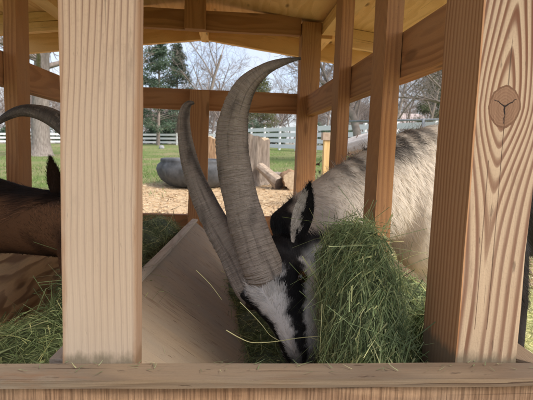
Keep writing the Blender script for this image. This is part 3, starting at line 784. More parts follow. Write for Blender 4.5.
neck = [(HO-u*.02-v*.03, .056,.066, w), (Z((.165,1.155,-.240)), .072,.098, (.45,.9,0)), (Z((.235,1.195,-.210)), .076,.115, (.35,.93,0)),
        (Z((.325,1.24,-.145)), .076,.112, (.25,.97,0)), (Z((.43,1.275,-.105)), .088,.135, (.1,1,0)), (Z((.54,1.32,-.085)), .11,.160, latY)]
torso = [(Z((.44,1.31,-.15)), .06,.09, latY), (Z((.50,1.30,-.145)), .11,.190, latY), (Z((.60,1.325,-.130)), .14,.215, latY), (Z((.74,1.36,-.100)), .155,.195, latY), (Z((.95,1.39,-.105)), .17,.20, latY),
         (Z((1.14,1.42,-.09)), .16,.19, latY), (Z((1.28,1.44,-.08)), .135,.165, latY), (Z((1.38,1.455,-.10)), .07,.10, latY)]
def gl(x, y): return gz(x, y)
def mk_legs(xf, xh, yc, dirx, top_f, top_h, r=1.0, half=.085):
    out = []
    for s in (-1,1):
        y = yc+s*half; zf = gl(xf, y)+.055
        out.append(leg((xf, y*1, top_f), (xf-dirx*.01, y, zf+.27), (xf+dirx*.005, y, zf+.05), (xf-dirx*.01, y, zf), .085*r, .022*r))
        y = yc+.06+s*half; zf = gl(xh, y)+.055
        out.append(leg((xh, y, top_h), (xh+dirx*.085, y, zf+.30), (xh+dirx*.03, y, zf+.06), (xh+dirx*.01, y, zf), .11*r, .023*r))
    return out
legs = mk_legs(.60, 1.25, 1.33, 1, H-.20, H-.16)
legs[0] = leg((.70, 1.235, H-.20), (.80, 1.225, H-.40), (.825, 1.225, gz(.83,1.225)+.11), (.84, 1.225, gz(.84,1.225)+.055), .10, .024)
legs[0][1] = (Vector((.76,1.235,H-.28)), .055, .075, (0,1,0))
Lb = at(262, 268, 1.075)
near_px = [(276,288,1.085),(266,272,1.05),(253,238,1.065),(243,205,1.08),(235.5,170,1.09),(233,138,1.10),(236.5,110,1.10),(247,86,1.09),(265,70,1.08),(284,62,1.07),(301,58.5,1.06)]
near_w  = [35, 39, 36.5, 33, 31.5, 29.5, 25, 19, 11.5, 6.5, 2.2]
far_px  = [(262,298,1.125),(250,285,1.10),(234,252,1.13),(217,224,1.155),(203,196,1.175),(192,168,1.19),(186,142,1.20),(184,122,1.21),(185.5,110,1.215),(189,104,1.22),(194,103,1.225)]
far_w   = [29, 30, 28, 24, 20.5, 16.5, 13.5, 11, 9, 6, 2.6]
def hornspec(px, ww, seed, f):
    return dict(pts=[at(*q) for q in px], rad=[.5*a*q[2]/FPX*.98 for q, a in zip(px, ww)], seed=seed, f=f)
def ear_col(t, s, skin):
    n = .5+.5*math.sin(t*40+s*9)
    if skin: return (.016,.015,.015)
    k = 1 if s > .05-.35*t+.12*math.sin(t*11) or t > .84 or (t < .16 and s > -.5) else 0
    return (.016,.015,.015) if k else (.46+.08*n,.41+.08*n,.35+.07*n)
EB = at(296, 243, 1.060); ET = at(309.5, 184, 1.045)
eyeL = HO + u*.060 + (w*.0560 - v*.002)*HS; eyeR = HO + u*.060 - (w*.0560 + v*.002)*HS
EB2 = HO - u*.035 - w*.065; ET2 = EB2 - u*.11 - v*.03 - w*.01
goat = build_goat('goat', 'big pied goat with long ridged horns, pale neck and black and white face, eating hay', 'goat', (.62,1.34,gz(.62,1.34)),
    (HO,u,v,w), neck, torso, legs, pied_colour, pied_len, pied_flow,
    [hornspec(near_px, near_w, 3, 88.), hornspec(far_px, far_w, 8, 80.)], 150000, 5,
    [(EB, ET, (-.35,-.9,.2), .031, ear_col), (EB2, ET2, (-.3,-.5,-.6), .026, ear_col)], [eyeL, eyeR],
    tail=[(Z((1.36,1.455,-.03)), .03,.03, latY), (Z((1.42,1.46,-.02)), .028,.02, latY), (Z((1.47,1.46,-.06)), .012,.012, latY)], hs=HS, hl_=.84)

# --- the brown goat reaching in from the left
u, v, w = frame((.30,-.62,-.72), (.62,-.2,.70))
HO2 = Z((-.315,1.13,-.20))
def brown_colour(p, h):
    n = len(p); x, y, z = p[:,0], p[:,1], p[:,2]-H
    c = np.tile(np.array([.125,.062,.030]), (n,1))
    m_ = np.sin(p[:,0]*41+np.sin(p[:,2]*33))*np.sin(p[:,2]*37+p[:,0]*29)
    c = lerpc(c, (.055,.027,.014), .8*sstep(m_, -.1, .7))
    top = sstep(z-(-.150-.03*(x+.6)), .0, .03)
    c = lerpc(c, (.008,.007,.007), top*.95)
    c = lerpc(c, (.012,.010,.009), .7*np.exp(-((z+.272)/.012)**2)*(x < -.40))
    c = lerpc(c, (.015,.013,.012), sstep(-.42-z, 0, .05))
    return c
def brown_len(p, h):
    inh = (h[:,0] > -.07) & (np.linalg.norm(h, axis=1) < .33)
    return np.where(inh, .009, .026), np.full(len(p), .3)
def brown_flow(p, h, Hm):
    fl = np.tile(np.array([-.8,0,-.45]), (len(p),1)); inh = (h[:,0] > -.07) & (np.linalg.norm(h, axis=1) < .33); fl[inh] = -Hm[0]; return fl
neck = [(HO2-u*.01-v*.03, .046,.052, w), (Z((-.39,1.16,-.20)), .060,.078, (-.3,.95,0)), (Z((-.51,1.20,-.195)), .064,.085, (-.15,.97,0)),
        (Z((-.61,1.22,-.185)), .072,.100, (-.1,.98,0)), (Z((-.72,1.24,-.17)), .085,.125, latY), (Z((-.82,1.25,-.155)), .105,.15, latY)]
torso = [(Z((-.73,1.25,-.20)), .06,.09, latY), (Z((-.79,1.25,-.18)), .105,.155, latY), (Z((-.90,1.26,-.165)), .13,.185, latY), (Z((-1.05,1.27,-.16)), .145,.185, latY), (Z((-1.25,1.28,-.165)), .155,.19, latY),
         (Z((-1.43,1.29,-.15)), .145,.18, latY), (Z((-1.56,1.30,-.14)), .12,.155, latY), (Z((-1.65,1.30,-.16)), .06,.09, latY)]
legs = mk_legs(-.98, -1.52, 1.25, -1, H-.26, H-.22)
bh = [(100,172,1.16),(86,150,1.165),(72,133,1.17),(57,121,1.175),(40,113,1.18),(22,111,1.185),(6,117,1.19),(-9,128,1.195)]
bw = [24,22,19,16,13,10,7,3]
bh2 = [(104,176,1.22),(95,150,1.25),(86,136,1.27),(78,128,1.29),(70,124,1.30),(66,123,1.305)]
def ear_dark(t, s, skin): return (.016,.011,.008) if skin else (.035,.018,.010)
eL = HO2+u*.068-v*.002+w*.0545; eR = HO2+u*.068-v*.002-w*.0545
build_goat('goat', 'dark brown goat with black back stripe leaning in at the left, one curved horn', 'goat', (-1.0,1.26,gz(-1.0,1.26)),
    (HO2,u,v,w), neck, torso, legs, brown_colour, brown_len, brown_flow,
    [dict(pts=[HO2+u*.02+v*.0-w*.026, HO2+u*.0+v*.05-w*.030]+[at(*q) for q in bh], rad=[.028,.029]+[.5*a*q[2]/FPX for q, a in zip(bh, bw)], seed=5, f=100., dark=True),
     dict(pts=[HO2+u*.02+v*.0+w*.026, HO2+u*.0+v*.05+w*.030]+[at(*q) for q in bh2], rad=[.028,.029]+[.5*a*q[2]/FPX for q, a in zip(bh2, [22,17,13,9,6,3])], seed=6, f=100., dark=True)], 110000, 9,
    [(at(57,198,1.16), at(50.5,159,1.15), (.1,-.9,0), .021, ear_dark), (HO2-u*.02+w*.05, HO2-u*.02+w*.12-v*.05, (.2,.3,-.4), .022, ear_dark)], [eL, eR],
    tail=[(Z((-1.63,1.30,-.09)), .03,.03, latY), (Z((-1.70,1.30,-.07)), .026,.02, latY), (Z((-1.74,1.30,-.10)), .012,.012, latY)], vary=(.35,1.9))

# ------------------------------------------------------------------ hay in the feeder
def inside(mid):
    return (mid[:,0] > FX0-.02) & (mid[:,0] < FX1+.13) & (mid[:,1] > .612)
build_heap('hay', 'tall bright green flake of hay between the goat face and knotty post', [((.252,.84,-.31),(.064,.14,.175)), ((.252,.80,-.43),(.070,.15,.22)), ((.256,.93,-.27),(.058,.11,.135)), ((.252,.75,-.44),(.064,.10,.17)), ((.285,.75,-.45),(.048,.09,.17)), ((.288,.86,-.37),(.045,.12,.15)), ((.35,.90,-.305),(.075,.10,.06)), ((.375,.80,-.33),(.05,.09,.06)), ((.215,.88,-.235),(.042,.08,.095)), ((.236,.80,-.34),(.060,.12,.18)), ((.230,.77,-.46),(.060,.11,.17))],
    46000, 11, inside, dirbias=(.12,-.15,1.5), Lr=(.03,.10), tint=(1.45,1.45,1.3))
build_heap('hay', 'darker hay lying under the goat muzzle on the sloping divider', [((.12,1.02,-.60),(.15,.34,.115)), ((.06,.86,-.56),(.09,.16,.09)), ((.17,1.35,-.56),(.12,.3,.10)), ((.02,.80,-.53),(.10,.13,.06)), ((.12,1.3,-.56),(.10,.2,.07)), ((.11,1.5,-.565),(.10,.2,.08)), ((.09,1.75,-.56),(.09,.2,.08)), ((.035,1.85,-.505),(.09,.2,.06)), ((.05,1.6,-.515),(.085,.2,.06)), ((.085,1.35,-.53),(.085,.2,.05))],
    42000, 12, inside, Lr=(.04,.13), tint=(1.1,1.08,.9))
build_heap('hay', 'dark green hay heaped under the brown goat at the lower left', [((-.38,.94,-.52),(.17,.24,.16)), ((-.40,.80,-.56),(.18,.17,.12)), ((-.30,1.16,-.40),(.11,.18,.12))],
    20000, 13, inside, Lr=(.05,.15), dirbias=(.7,.2,.3), tint=(1.1,1.12,.9))
build_heap('hay', 'tangled hay heap against the back board, left of the divider ridge', [((-.36,1.78,-.44),(.17,.28,.15)), ((-.30,1.95,-.40),(.12,.2,.11)), ((-.33,1.60,-.46),(.14,.2,.11))],
    14000, 14, inside, Lr=(.04,.12), tint=(1.15,1.15,1))
# single long stems lying out of the heaps
M_STEM = plain_mat('straw_stem', (.40,.41,.17), (.52,.49,.26), 60., .6, 0)
def stem(px, r0, label, mat=M_STEM):
    pts = [at(*q) for q in px]; n = len(pts); P = []
    for i in range((n-1)*6+1):
        f = i/6; k = min(int(f), n-2); f -= k
        a, b, c, d = pts[max(k-1,0)], pts[k], pts[k+1], pts[min(k+2,n-1)]
        P.append(.5*((2*b)+(c-a)*f+(2*a-5*b+4*c-d)*f*f+(3*b-a-3*c+d)*f**3))
    root = P[0].copy(); q = MB(); q.tube([p_-root for p_ in P], [r0*(1-.5*i/len(P)) for i in range(len(P))], 6)
    o = q.build('loose_straw', mat, None, True); o.location = root
    return tag(o, label, 'hay stem')
stem([(226,330,.86),(240,338,.85),(253,342.5,.84),(275,341.5,.83),(298,338,.82),(320,336,.80)], .0010, 'long yellow green stem lying level across the goat muzzle')
stem([(240,302,.90),(252,314,.89),(262,325,.88),(270,335,.87),(280,341,.86)], .0008, 'thin pale stem slanting down to meet the long level one')
stem([(322,304,.78),(321.5,320,.77),(320.5,336,.765),(320,352,.76)], .0008, 'upright green stem along the left edge of the tall hay')
stem([(160,232,1.62),(166,227,1.62),(170,221,1.63),(173,214,1.64)], .0014, 'pale curved stalk sticking up from the hay by the back board')
stem([(196,270,.98),(210,284,.96),(222,300,.95)], .0007, 'fine dry stem lying on the grey divider panel')
stem([(384,268,.90),(398,262,.88),(412,256,.87),(427,252,.86)], .0007, 'thin wisp reaching right from the tall hay towards the pale fur')

# ------------------------------------------------------------------ paddock: chips, grass, straw
M_BLADE = attr_mat('grass_blades', .6, .2, transl=.25)
def ground_z(P):
    x, y = P[:,0], P[:,1]
    h = .03*np.clip(x,-45,45) + np.where(y < 70, .02*y, 1.40+.004*(y-70))
    bump_ = .025*np.sin(x*1.3+y*.7)*np.sin(y*1.1-x*.4)*np.clip((y-2.5)/3, 0, 1)
    return h + np.where((np.abs(x) < 11) & (y < 17), bump_, 0)
def scatter(name, n, area, keep, L, Wd, cols, upright, seed, kindrows=2, lift=.0):
    r = np.random.default_rng(seed); P = area(r, n); ok = keep(P, r); P = P[ok]; n = len(P)
    P = np.column_stack([P[:,0], P[:,1], ground_z(P)+lift])
    Nn = unit(r.normal(size=(n,3))*np.array([1,1,.25 if upright else 0.0]) + (np.zeros((1,3)) if upright else np.array([[0,0,3.]])))
    D = unit(r.normal(size=(n,3))*np.array([.45,.45,.1])+np.array([[0,0,1.]])) if upright else unit(r.normal(size=(n,3))*np.array([1,1,.12]))
    Ls = r.uniform(L[0], L[1], n); c = np.array(cols)[r.integers(0, len(cols), n)]*r.uniform(.7,1.25,(n,1))
    V, F, cc = ribbons(P, D, Nn, Ls, r.uniform(Wd[0], Wd[1], n), r.normal(size=(n,3))*(Ls*.25)[:,None]*np.array([1,1,.2]), c, rows=kindrows+1, tip=.35 if upright else .8)
    return link_mesh(name, arr_mesh(name, V, F, cc), M_BLADE)
def sector(y0, y1, a0, a1, pw):
    def f(r, n):
        t = r.random(n); y = (y0**pw + t*(y1**pw-y0**pw))**(1/pw); return np.column_stack([y*r.uniform(a0, a1, n), y])
    return f
def chipfield(P, r=None):
    dx = (P[:,0]-.9)/3.6; dy = (P[:,1]-4.0)/5.2
    return dx*dx+dy*dy + .35*np.sin(P[:,0]*2.1+1)*np.sin(P[:,1]*1.7) + (r.normal(0,.12,len(P)) if r is not None else 0)
g_ = scatter('grass', 90000, sector(4.5, 46, -.75, .95, -.35), lambda P, r: (chipfield(P, r) > 1.0) & (np.sin(P[:,0]*1.1+2*np.sin(P[:,1]*.5))*np.sin(P[:,1]*.8+P[:,0]*.3)+r.normal(0,.35,len(P)) > -.45), (.03,.085), (.005,.014),
    [(.13,.22,.05),(.18,.27,.07),(.24,.31,.11),(.11,.18,.045),(.38,.35,.19)], True, 21)
tag(g_, 'short patchy green paddock grass between the wood chips and white fence', 'grass', kind='stuff')
c_ = scatter('wood_chips', 42000, sector(2.4, 10.5, -.75, .95, .8), lambda P, r: chipfield(P, r) < 1.0, (.015,.06), (.008,.022),
    [(.56,.40,.23),(.70,.52,.31),(.48,.33,.19),(.78,.62,.40),(.36,.25,.15)], False, 22, lift=.012)
tag(c_, 'tan wood chips scattered over the bare ground round the feeder', 'wood chips', kind='stuff')
s_ = scatter('straw_litter', 9000, lambda r, n: np.column_stack([r.uniform(.55,3.0,n), r.uniform(.6,3.4,n)]), lambda P, r: np.ones(len(P), bool), (.04,.16), (.002,.005),
    [(.60,.56,.26),(.48,.50,.20),(.70,.66,.38),(.35,.40,.14)], False, 23, lift=.012)
tag(s_, 'yellow green straw litter under the pied goat', 'straw', kind='stuff')

# ------------------------------------------------------------------ things in the paddock
def gpt(px, Y, dz=0):
    """ground point under picture column px at distance Y"""
    x = at(px, 150, Y).x
    return Vector((x, Y, gz(x, Y)+dz))
# tractor tyre used as a planter
M_TYRE = plain_mat('old_tyre_rubber', (.04,.042,.044), (.135,.139,.145), 5., .75, .4, .01)
M_SOIL = plain_mat('planter_soil', (.05,.035,.025), (.10,.07,.05), 30., .95, .6, .02)
b = gpt(197, 8.15); ty = empty('tyre_planter', b, 'weathered grey tractor tyre lying flat as a planter on the chips', 'tyre')
prof = [(.44,.0),(.50,.03),(.585,.10),(.637,.19),(.655,.275),(.64,.345),(.598,.39),(.605,.415),(.598,.445),(.565,.455),(.53,.435),(.52,.36),(.50,.25)]
V, F = [], []; n = 72
for i in range(n):
    a = 2*math.pi*i/n
    for k, (r_, z_) in enumerate(prof):
        fold = 1+(.040*math.sin(a*11+z_*6)+.018*math.sin(a*27))*max(0, math.sin(math.pi*min(1, z_/.40)))
        V.append((r_*fold*math.cos(a), r_*fold*math.sin(a), z_))
m_ = len(prof); F = [(i*m_+k, ((i+1)%n)*m_+k, ((i+1)%n)*m_+k+1, i*m_+k+1) for i in range(n) for k in range(m_-1)]
link_mesh('tyre_wall', arr_mesh('tyre_wall', V, F, smooth=True), M_TYRE, ty)
q = MB(); q.tube([(0,0,.28),(0,0,.33),(0,0,.345)], [.51,.51,.30], 28); q.build('soil', M_SOIL, ty, True)

# stumps and logs
M_BARE = plain_mat('weathered_stump_wood', (.13,.10,.075), (.33,.275,.22), 5., .9, .8, .03, (6,6,.8))
M_TANB = plain_mat('tan_stump_wood', (.26,.14,.07), (.50,.32,.18), 5., .9, .8, .03, (7,7,1.))
M_ENDG = plain_mat('cut_end_grain', (.34,.25,.16), (.55,.44,.30), 30., .9, .3, .004)
M_GREYL = plain_mat('grey_log_bark', (.22,.18,.15), (.40,.34,.29), 14., .9, .8, .015)
M_TANL = plain_mat('thin_log_bark', (.26,.19,.13), (.50,.40,.30), 14., .9, .8, .015)
M_DARKE = plain_mat('dark_log_end', (.06,.05,.045), (.14,.11,.09), 30., .9, .3, .004)
M_PALE = plain_mat('pale_peeled_log', (.50,.43,.37), (.68,.62,.56), 9., .8, .4, .01)
def log(name, p0, p1, r0, r1, mat, endmat, label, cat, n=44, rough=.10, flare=0, seed=0, bark='bark', jag=0.):
    r = random.Random(seed); p0 = Vector(p0); p1 = Vector(p1); ax = (p1-p0); L = ax.length; ax.normalize()
    up = Vector((0,0,1)) if abs(ax.z) < .9 else Vector((1,0,0)); u_ = ax.cross(up).normalized(); w_ = ax.cross(u_)
    root = empty(name, p0, label, cat); V, F = [], []; M_ = 14
    ph = [r.uniform(0, 6.28) for _ in range(5)]
    ends = {}
    for i in range(M_):
        t = i/(M_-1); rr = r0+(r1-r0)*t + flare*math.exp(-t*9)
        for k in range(n):
            a = 2*math.pi*k/n
            q = rr*(1+rough*(math.sin(2*a+ph[3]+t*1.2)*.6+math.sin(3*a+ph[0]+t*2)*.6+math.sin(7*a+ph[1]-t*3)*.4+.35*math.sin(13*a+ph[2]+t*5)+.25*math.sin(23*a+ph[4])))
            jg = jag*t*(math.sin(a+ph[0])*.5+.35*math.sin(3*a+ph[1])+.25*math.sin(8*a+ph[2]))
            V.append(tuple(ax*(L*t+jg)+u_*(q*math.cos(a))+w_*(q*math.sin(a))))
    F = [(i*n+k, i*n+(k+1)%n, (i+1)*n+(k+1)%n, (i+1)*n+k) for i in range(M_-1) for k in range(n)]
    link_mesh(bark, arr_mesh(bark, V, F, smooth=True), mat, root)
    for i, s in ((0,-1),(M_-1,1)):
        Vc = [Vector(V[i*n+k]) for k in range(n)]; c = sum(Vc, Vector())/n
        me = bpy.data.meshes.new('cut_end'); vs = [tuple(c+ax*(.004*s))]
        for f_ in (.5, 1.0): vs += [tuple(c+(q-c)*f_*.995+ax*(.004*s if f_ < 1 else .001*s)) for q in Vc]
        fs = [(0, 1+k, 1+(k+1)%n) for k in range(n)] + [(1+k, 1+n+k, 1+n+(k+1)%n, 1+(k+1)%n) for k in range(n)]
        me.from_pydata(vs, [], fs); link_mesh('cut_end', me, endmat, root)
    return root
b = gpt(213, 9.6); log('tree_stump', b-Vector((0,0,.03)), b+Vector((.02,0,.80)), .25, .22, M_TANB, M_ENDG, 'orange tan upright stump behind the tyre, partly hidden by the horns', 'stump', flare=.06, seed=1, jag=.06)
b = gpt(254, 8.35); log('tree_stump', b-Vector((0,0,.03)), b+Vector((.03,0,.82)), .275, .25, M_BARE, M_ENDG, 'tall barkless pinkish grey stump standing beside the small logs', 'stump', flare=.10, seed=2, jag=.07)
b0 = gpt(260, 8.02); b1 = gpt(281, 7.5)
log('log', b0+Vector((0,0,.33)), b1+Vector((0,0,.09)), .07, .10, M_TANL, M_DARKE, 'thin pale log leaning down from the stump, its dark end facing us', 'log', seed=3)
b0 = gpt(289, 7.9); b1 = gpt(295, 7.35)
log('log', b0+Vector((0,0,.15)), b1+Vector((0,0,.15)), .15, .155, M_TANB, M_ENDG, 'short fat tan log lying by the back corner post', 'log', seed=4)
b0 = gpt(272, 9.7); b1 = gpt(300, 9.4)
log('log', b0+Vector((0,0,.06)), b1+Vector((0,0,.06)), .065, .07, M_GREYL, M_DARKE, 'low dark grey log lying behind the tan one', 'log', seed=5)
b0 = gpt(338, 6.3); b1 = gpt(385, 5.6)
log('log', b0+Vector((0,0,.66)), b1+Vector((0,0,.80)), .10, .13, M_PALE, M_ENDG, 'large whitish peeled log propped up behind the pied goat neck', 'log', seed=6)
b = gpt(327.5, 5.4); pr = empty('wooden_post', b, 'yellow tan wooden post with a greyer cap block behind the back corner', 'post')
M_YEL = plain_mat('yellow_post_wood', (.55,.36,.14), (.70,.50,.24), 5., .8, .3, .004, (8,8,1))
q = MB(); q.box((0,0,.39), (.095,.095,.80)); q.build('shaft', M_YEL, pr)
q = MB(); q.box((-.006,0,.835), (.125,.125,.085)); q.build('cap', plain_mat('grey_cap_wood', (.33,.24,.17), (.48,.38,.29), 20.), pr)
# heap of dead leaves and brush below the propped log
r = np.random.default_rng(31); b = gpt(352, 5.6)
nb = 1400; P = np.array(b)+np.column_stack([r.normal(0,.14,nb), r.normal(0,.15,nb), np.abs(r.normal(.36,.13,nb))])
V, F, cc = ribbons(P, unit(r.normal(size=(nb,3))), unit(r.normal(size=(nb,3))), r.uniform(.03,.09,nb), r.uniform(.015,.04,nb), r.normal(size=(nb,3))*.01, np.array([(.10,.055,.035),(.05,.03,.02),(.16,.10,.06)])[r.integers(0,3,nb)], rows=3)
tag(link_mesh('brush_heap', arr_mesh('brush_heap', V, F, cc), M_BLADE), 'heap of dead brown leaves and brush under the whitish log', 'brush heap', kind='stuff')
def stone(px, Y, sz, label, mat):
    bm = bmesh.new(); bmesh.ops.create_icosphere(bm, subdivisions=3, radius=1); rr = random.Random(px)
    for v_ in bm.verts:
        c = v_.co; v_.co = Vector((c.x*sz[0], c.y*sz[1], max(-.4, c.z)*sz[2]))*(1+.12*math.sin(c.x*5+px)*math.sin(c.y*4)+.06*math.sin(c.z*11))
    me = bpy.data.meshes.new('stone'); bm.to_mesh(me); bm.free()
    o = link_mesh('stone', me, mat); o.location = gpt(px, Y, sz[2]*.3); return tag(o, label, 'stone')
M_STONE = plain_mat('grey_field_stone', (.22,.22,.23), (.40,.40,.40), 9., .9, .5, .02)
stone(161.5, 34, (.19,.16,.20), 'grey stone lying in the grass before the far fence', M_STONE)
stone(280.5, 8.05, (.05,.04,.035), 'small dark stone on the chips by the tan log', plain_mat('dark_stone', (.04,.03,.03), (.08,.07,.06), 9.))

# ------------------------------------------------------------------ white rail fences
M_VINYL = plain_mat('white_vinyl', (.82,.82,.82), (.88,.88,.88), 3., .45, .0)
def rail_fence(label, pts, h, nr, group=None, bay=2.4, rw=.14, mat=M_VINYL, pw=.12, cat='fence'):
    root = empty('rail_fence', (pts[0][0], pts[0][1], gz(*pts[0])), label, cat); pm = None; rm = {}
    for (xa, ya), (xb, yb) in zip(pts[:-1], pts[1:]):
        L = math.hypot(xb-xa, yb-ya); nb_ = max(1, round(L/bay)); ang = math.atan2(yb-ya, xb-xa)
        for i in range(nb_+1):
            x = xa+(xb-xa)*i/nb_; y = ya+(yb-ya)*i/nb_; z = gz(x, y)
            if i == 0 and (xa, ya) != pts[0]: pass
            else:
                if pm is None:
                    q = MB(); q.box((0,0,h/2+.02), (pw,pw,h+.04)); q.box((0,0,h+.055), (pw+.03,pw+.03,.03)); o = q.build('fence_post', mat, root); pm = o.data
                else: o = bpy.data.objects.new('fence_post', pm); C.objects.link(o); o.parent = root
                o.location = Vector((x, y, z))-root.location; o.rotation_euler.z = ang
            if i < nb_:
                x2 = xa+(xb-xa)*(i+1)/nb_; y2 = ya+(yb-ya)*(i+1)/nb_; z2 = gz(x2, y2); bl = math.hypot(x2-x, y2-y)
                key = round(bl, 2)
                for k in range(nr):
                    zz = h*(k+.75)/nr-.02
                    if key not in rm:
                        q = MB(); q.box((0,0,0), (bl-pw,.045,rw)); o = q.build('fence_rail', mat, root); rm[key] = o.data
                    else: o = bpy.data.objects.new('fence_rail', rm[key]); C.objects.link(o); o.parent = root
                    o.location = Vector(((x+x2)/2, (y+y2)/2, (z+z2)/2+zz))-root.location
                    o.rotation_euler = Euler((0, -math.atan2(z2-z, bl), ang))
    return root
rail_fence('long white three-rail fence along the far edge of the grass', [(-1.2,46.0),(-7.4,50.5),(-27,52.5)], 1.15, 3, rw=.20)
rail_fence('nearer white four-rail fence running right behind the stump and logs', [(-.9,43.6),(3.3,31.7),(8.2,18.7),(12.5,9.0),(16.6,-2.5)], 1.47, 4, rw=.25)
M_PIPE = plain_mat('grey_pipe', (.20,.21,.22), (.32,.33,.34), 12., .6, .1)
pa = gpt(345, 14.5); pb = gpt(520, 11.0)
pf = empty('pipe_fence', pa, 'thin grey pipe fence in front of the white one at the right', 'fence')
for i in range(5):
    t = i/4; q0 = pa.lerp(pb, t); q0.z = gz(q0.x, q0.y); q = MB(); q.tube([q0-pa, q0-pa+Vector((0,0,1.36))], [.045,.045], 10); q.build('pipe_post', M_PIPE, pf, True)
for hgt in (1.32, .80):
    q = MB(); q.tube([Vector((0,0,hgt)), pb-pa+Vector((0,0,hgt))], [.03,.03], 8); q.build('pipe_rail', M_PIPE, pf, True)

# ------------------------------------------------------------------ trees
M_TWIG = plain_mat('bare_bark', (.17,.14,.12), (.32,.27,.235), 6., .9, .4, .02)
M_TRUNK = plain_mat('big_trunk_bark', (.17,.14,.12), (.34,.30,.265), 7., .9, 1., .04, (3,3,.7))
M_LEAF = attr_mat('foliage', .7, .2, transl=.35)
def tube3(V, F, P, R, n=3):
    b_ = len(V); t_ = None
    for i, p_ in enumerate(P):
        d = (P[min(i+1,len(P)-1)]-P[max(i-1,0)]).normalized(); up = Vector((0,0,1)) if abs(d.z) < .9 else Vector((1,0,0))
        u_ = d.cross(up).normalized(); w_ = d.cross(u_)
        for k in range(n):
            a = 2*math.pi*k/n; V.append(tuple(p_+u_*(R[i]*math.cos(a))+w_*(R[i]*math.sin(a))))
    for i in range(len(P)-1):
        for k in range(n): F.append((b_+i*n+k, b_+i*n+(k+1)%n, b_+(i+1)*n+(k+1)%n, b_+(i+1)*n+k))
def grow(r, V, F, p_, d, L, R, depth, maxd, spread, nb_, tips=None, up_=.12, minr=.007):
    pts = [p_]; rad_ = [R]; seg = 4 if depth == 0 else 3; d = d.normalized(); dirs = []
    for i in range(seg):
        d = (d+Vector((r.gauss(0,.13),r.gauss(0,.13),r.gauss(0,.10)+up_*(.5 if depth else 0)))).normalized()
        p_ = p_+d*(L/seg); pts.append(p_); rad_.append(max(minr, R*(1-.55*(i+1)/seg))); dirs.append(d)
    tube3(V, F, pts, rad_, 8 if depth == 0 else (5 if depth == 1 else 3))
    if depth >= maxd:
        if tips is not None: tips.append(p_)
        return
    k = nb_[min(depth, len(nb_)-1)]
    for j in range(k):
        t = .35+.65*(j+r.random())/k if depth else .30+.70*(j+r.random())/k
        i = min(int(t*seg), seg-1); f = t*seg-i; q = pts[i].lerp(pts[i+1], f); dd = dirs[i]
        a = r.uniform(0, 6.283); s = Vector((math.cos(a), math.sin(a), r.uniform(-.1,.5)))
        s = (s-dd*s.dot(dd)).normalized()
        nd = (dd*(1-spread*.55)+s*spread).normalized()
        grow(r, V, F, q, nd, L*r.uniform(.45,.68), max(minr, rad_[i]*r.uniform(.42,.6)), depth+1, maxd, spread, nb_, tips, up_, minr)
def bare_mesh(seed, h, R, maxd=4, nb_=(8,5,5,4), spread=.75, minr=.009):
    r = random.Random(seed); V, F = [], []
    grow(r, V, F, Vector((0,0,-.1)), Vector((r.gauss(0,.05), r.gauss(0,.05), 1)), h*.62, R, 0, maxd, spread, nb_, None, .14, minr)
    nt = 8*5; return V, F
bare = []
for sd, h, R in ((1,13,.20),(2,15,.24),(3,11,.16),(4,14,.19),(5,12,.15)):
    V, F = bare_mesh(sd, h, R); nt = 4*8
    used = sorted({i for f in F[:nt] for i in f}); mt = arr_mesh('trunk', np.array(V)[:40], np.array(F[:nt]), smooth=True)
    mc = arr_mesh('crown', np.array(V), np.array(F[nt:]))
    mt.materials.append(M_TWIG); mc.materials.append(M_TWIG); bare.append((mt, mc))
def bare_tree(kind, px, Y, label, sc=1., rz=0., group='bare trees beyond the fence'):
    b_ = gpt(px, Y); root = empty('bare_tree', b_, label, 'tree', group, rz); root.scale = (sc,)*3
    for nme, me in zip(('trunk','crown'), bare[kind]):
        o = bpy.data.objects.new(nme, me); C.objects.link(o); o.parent = root
    return root
rt = random.Random(3)
for k, px, Y, sc, lab in ((0,37,84,.8,'bare tree far behind the thick left trunk, left half of that gap'), (2,55,78,.8,'bare tree far behind the left rail, beside the pale post'),
    (3,184,80,.95,'bare tree between the slimmer pine and the middle post'), (4,150,88,.9,'bare tree half hidden behind the tall pine'),
    (1,221,74,1.05,'slender bare tree standing just left of the big horn'), (0,233,92,1.,'bare tree whose twigs meet the big horn at half height'),
    (2,262,70,.95,'low bare tree right of the big horn behind its yellowish neighbour'), (3,278,82,1.1,'bare tree in the middle of the gap between horn and back corner post'),
    (4,292,66,1.0,'bare tree touching the left edge of the back corner post'), (1,326,72,.9,'bare tree behind the capped wooden post'),
    (0,350,78,1.05,'bare tree right of the third slat, behind the leaning trunk'), (2,401,70,1.1,'bare tree close along the right edge of the second slat'),
    (4,414,86,1.15,'bare tree standing over the pale house roof'), (3,438,76,1.0,'far bare tree half covered by the knotty post')):
    bare_tree(k, px, Y, lab, sc, rt.uniform(0,6.28))
r = random.Random(78); V, F = [], []
for i in range(60):
    y_ = r.uniform(88, 122); x_ = y_*r.uniform(-.85, 1.05); VV, FF = [], []
    grow(r, VV, FF, Vector((x_, y_, gz(x_, y_)-.1)), Vector((r.gauss(0,.05),0,1)), r.uniform(6.5,9.5), .19, 0, 3, .75, (10,7,6), None, .14, .02)
    o_ = len(V); V += VV; F += [tuple(q+o_ for q in f) for f in FF]
tag(link_mesh('wood', arr_mesh('wood', np.array(V), np.array(F)), M_TWIG), 'grey leafless wood filling the gaps behind the single bare trees', 'wood', kind='stuff')
for k, px, Y, sc, lab in ((1,206,48,.98,'tall fine-twigged bare tree rising over the middle of the back rail'),
                          (3,392,27,.62,'bushy bare tree showing between the second slat and knotty post'),
                          (0,425,33,.75,'bare tree nearest the knotty post, twigs against pale sky'),
                          (4,331,36,.8,'bare tree seen in the narrow gap beside the back corner post')):
    bare_tree(k, px, Y, lab, sc, k*1.7, None)
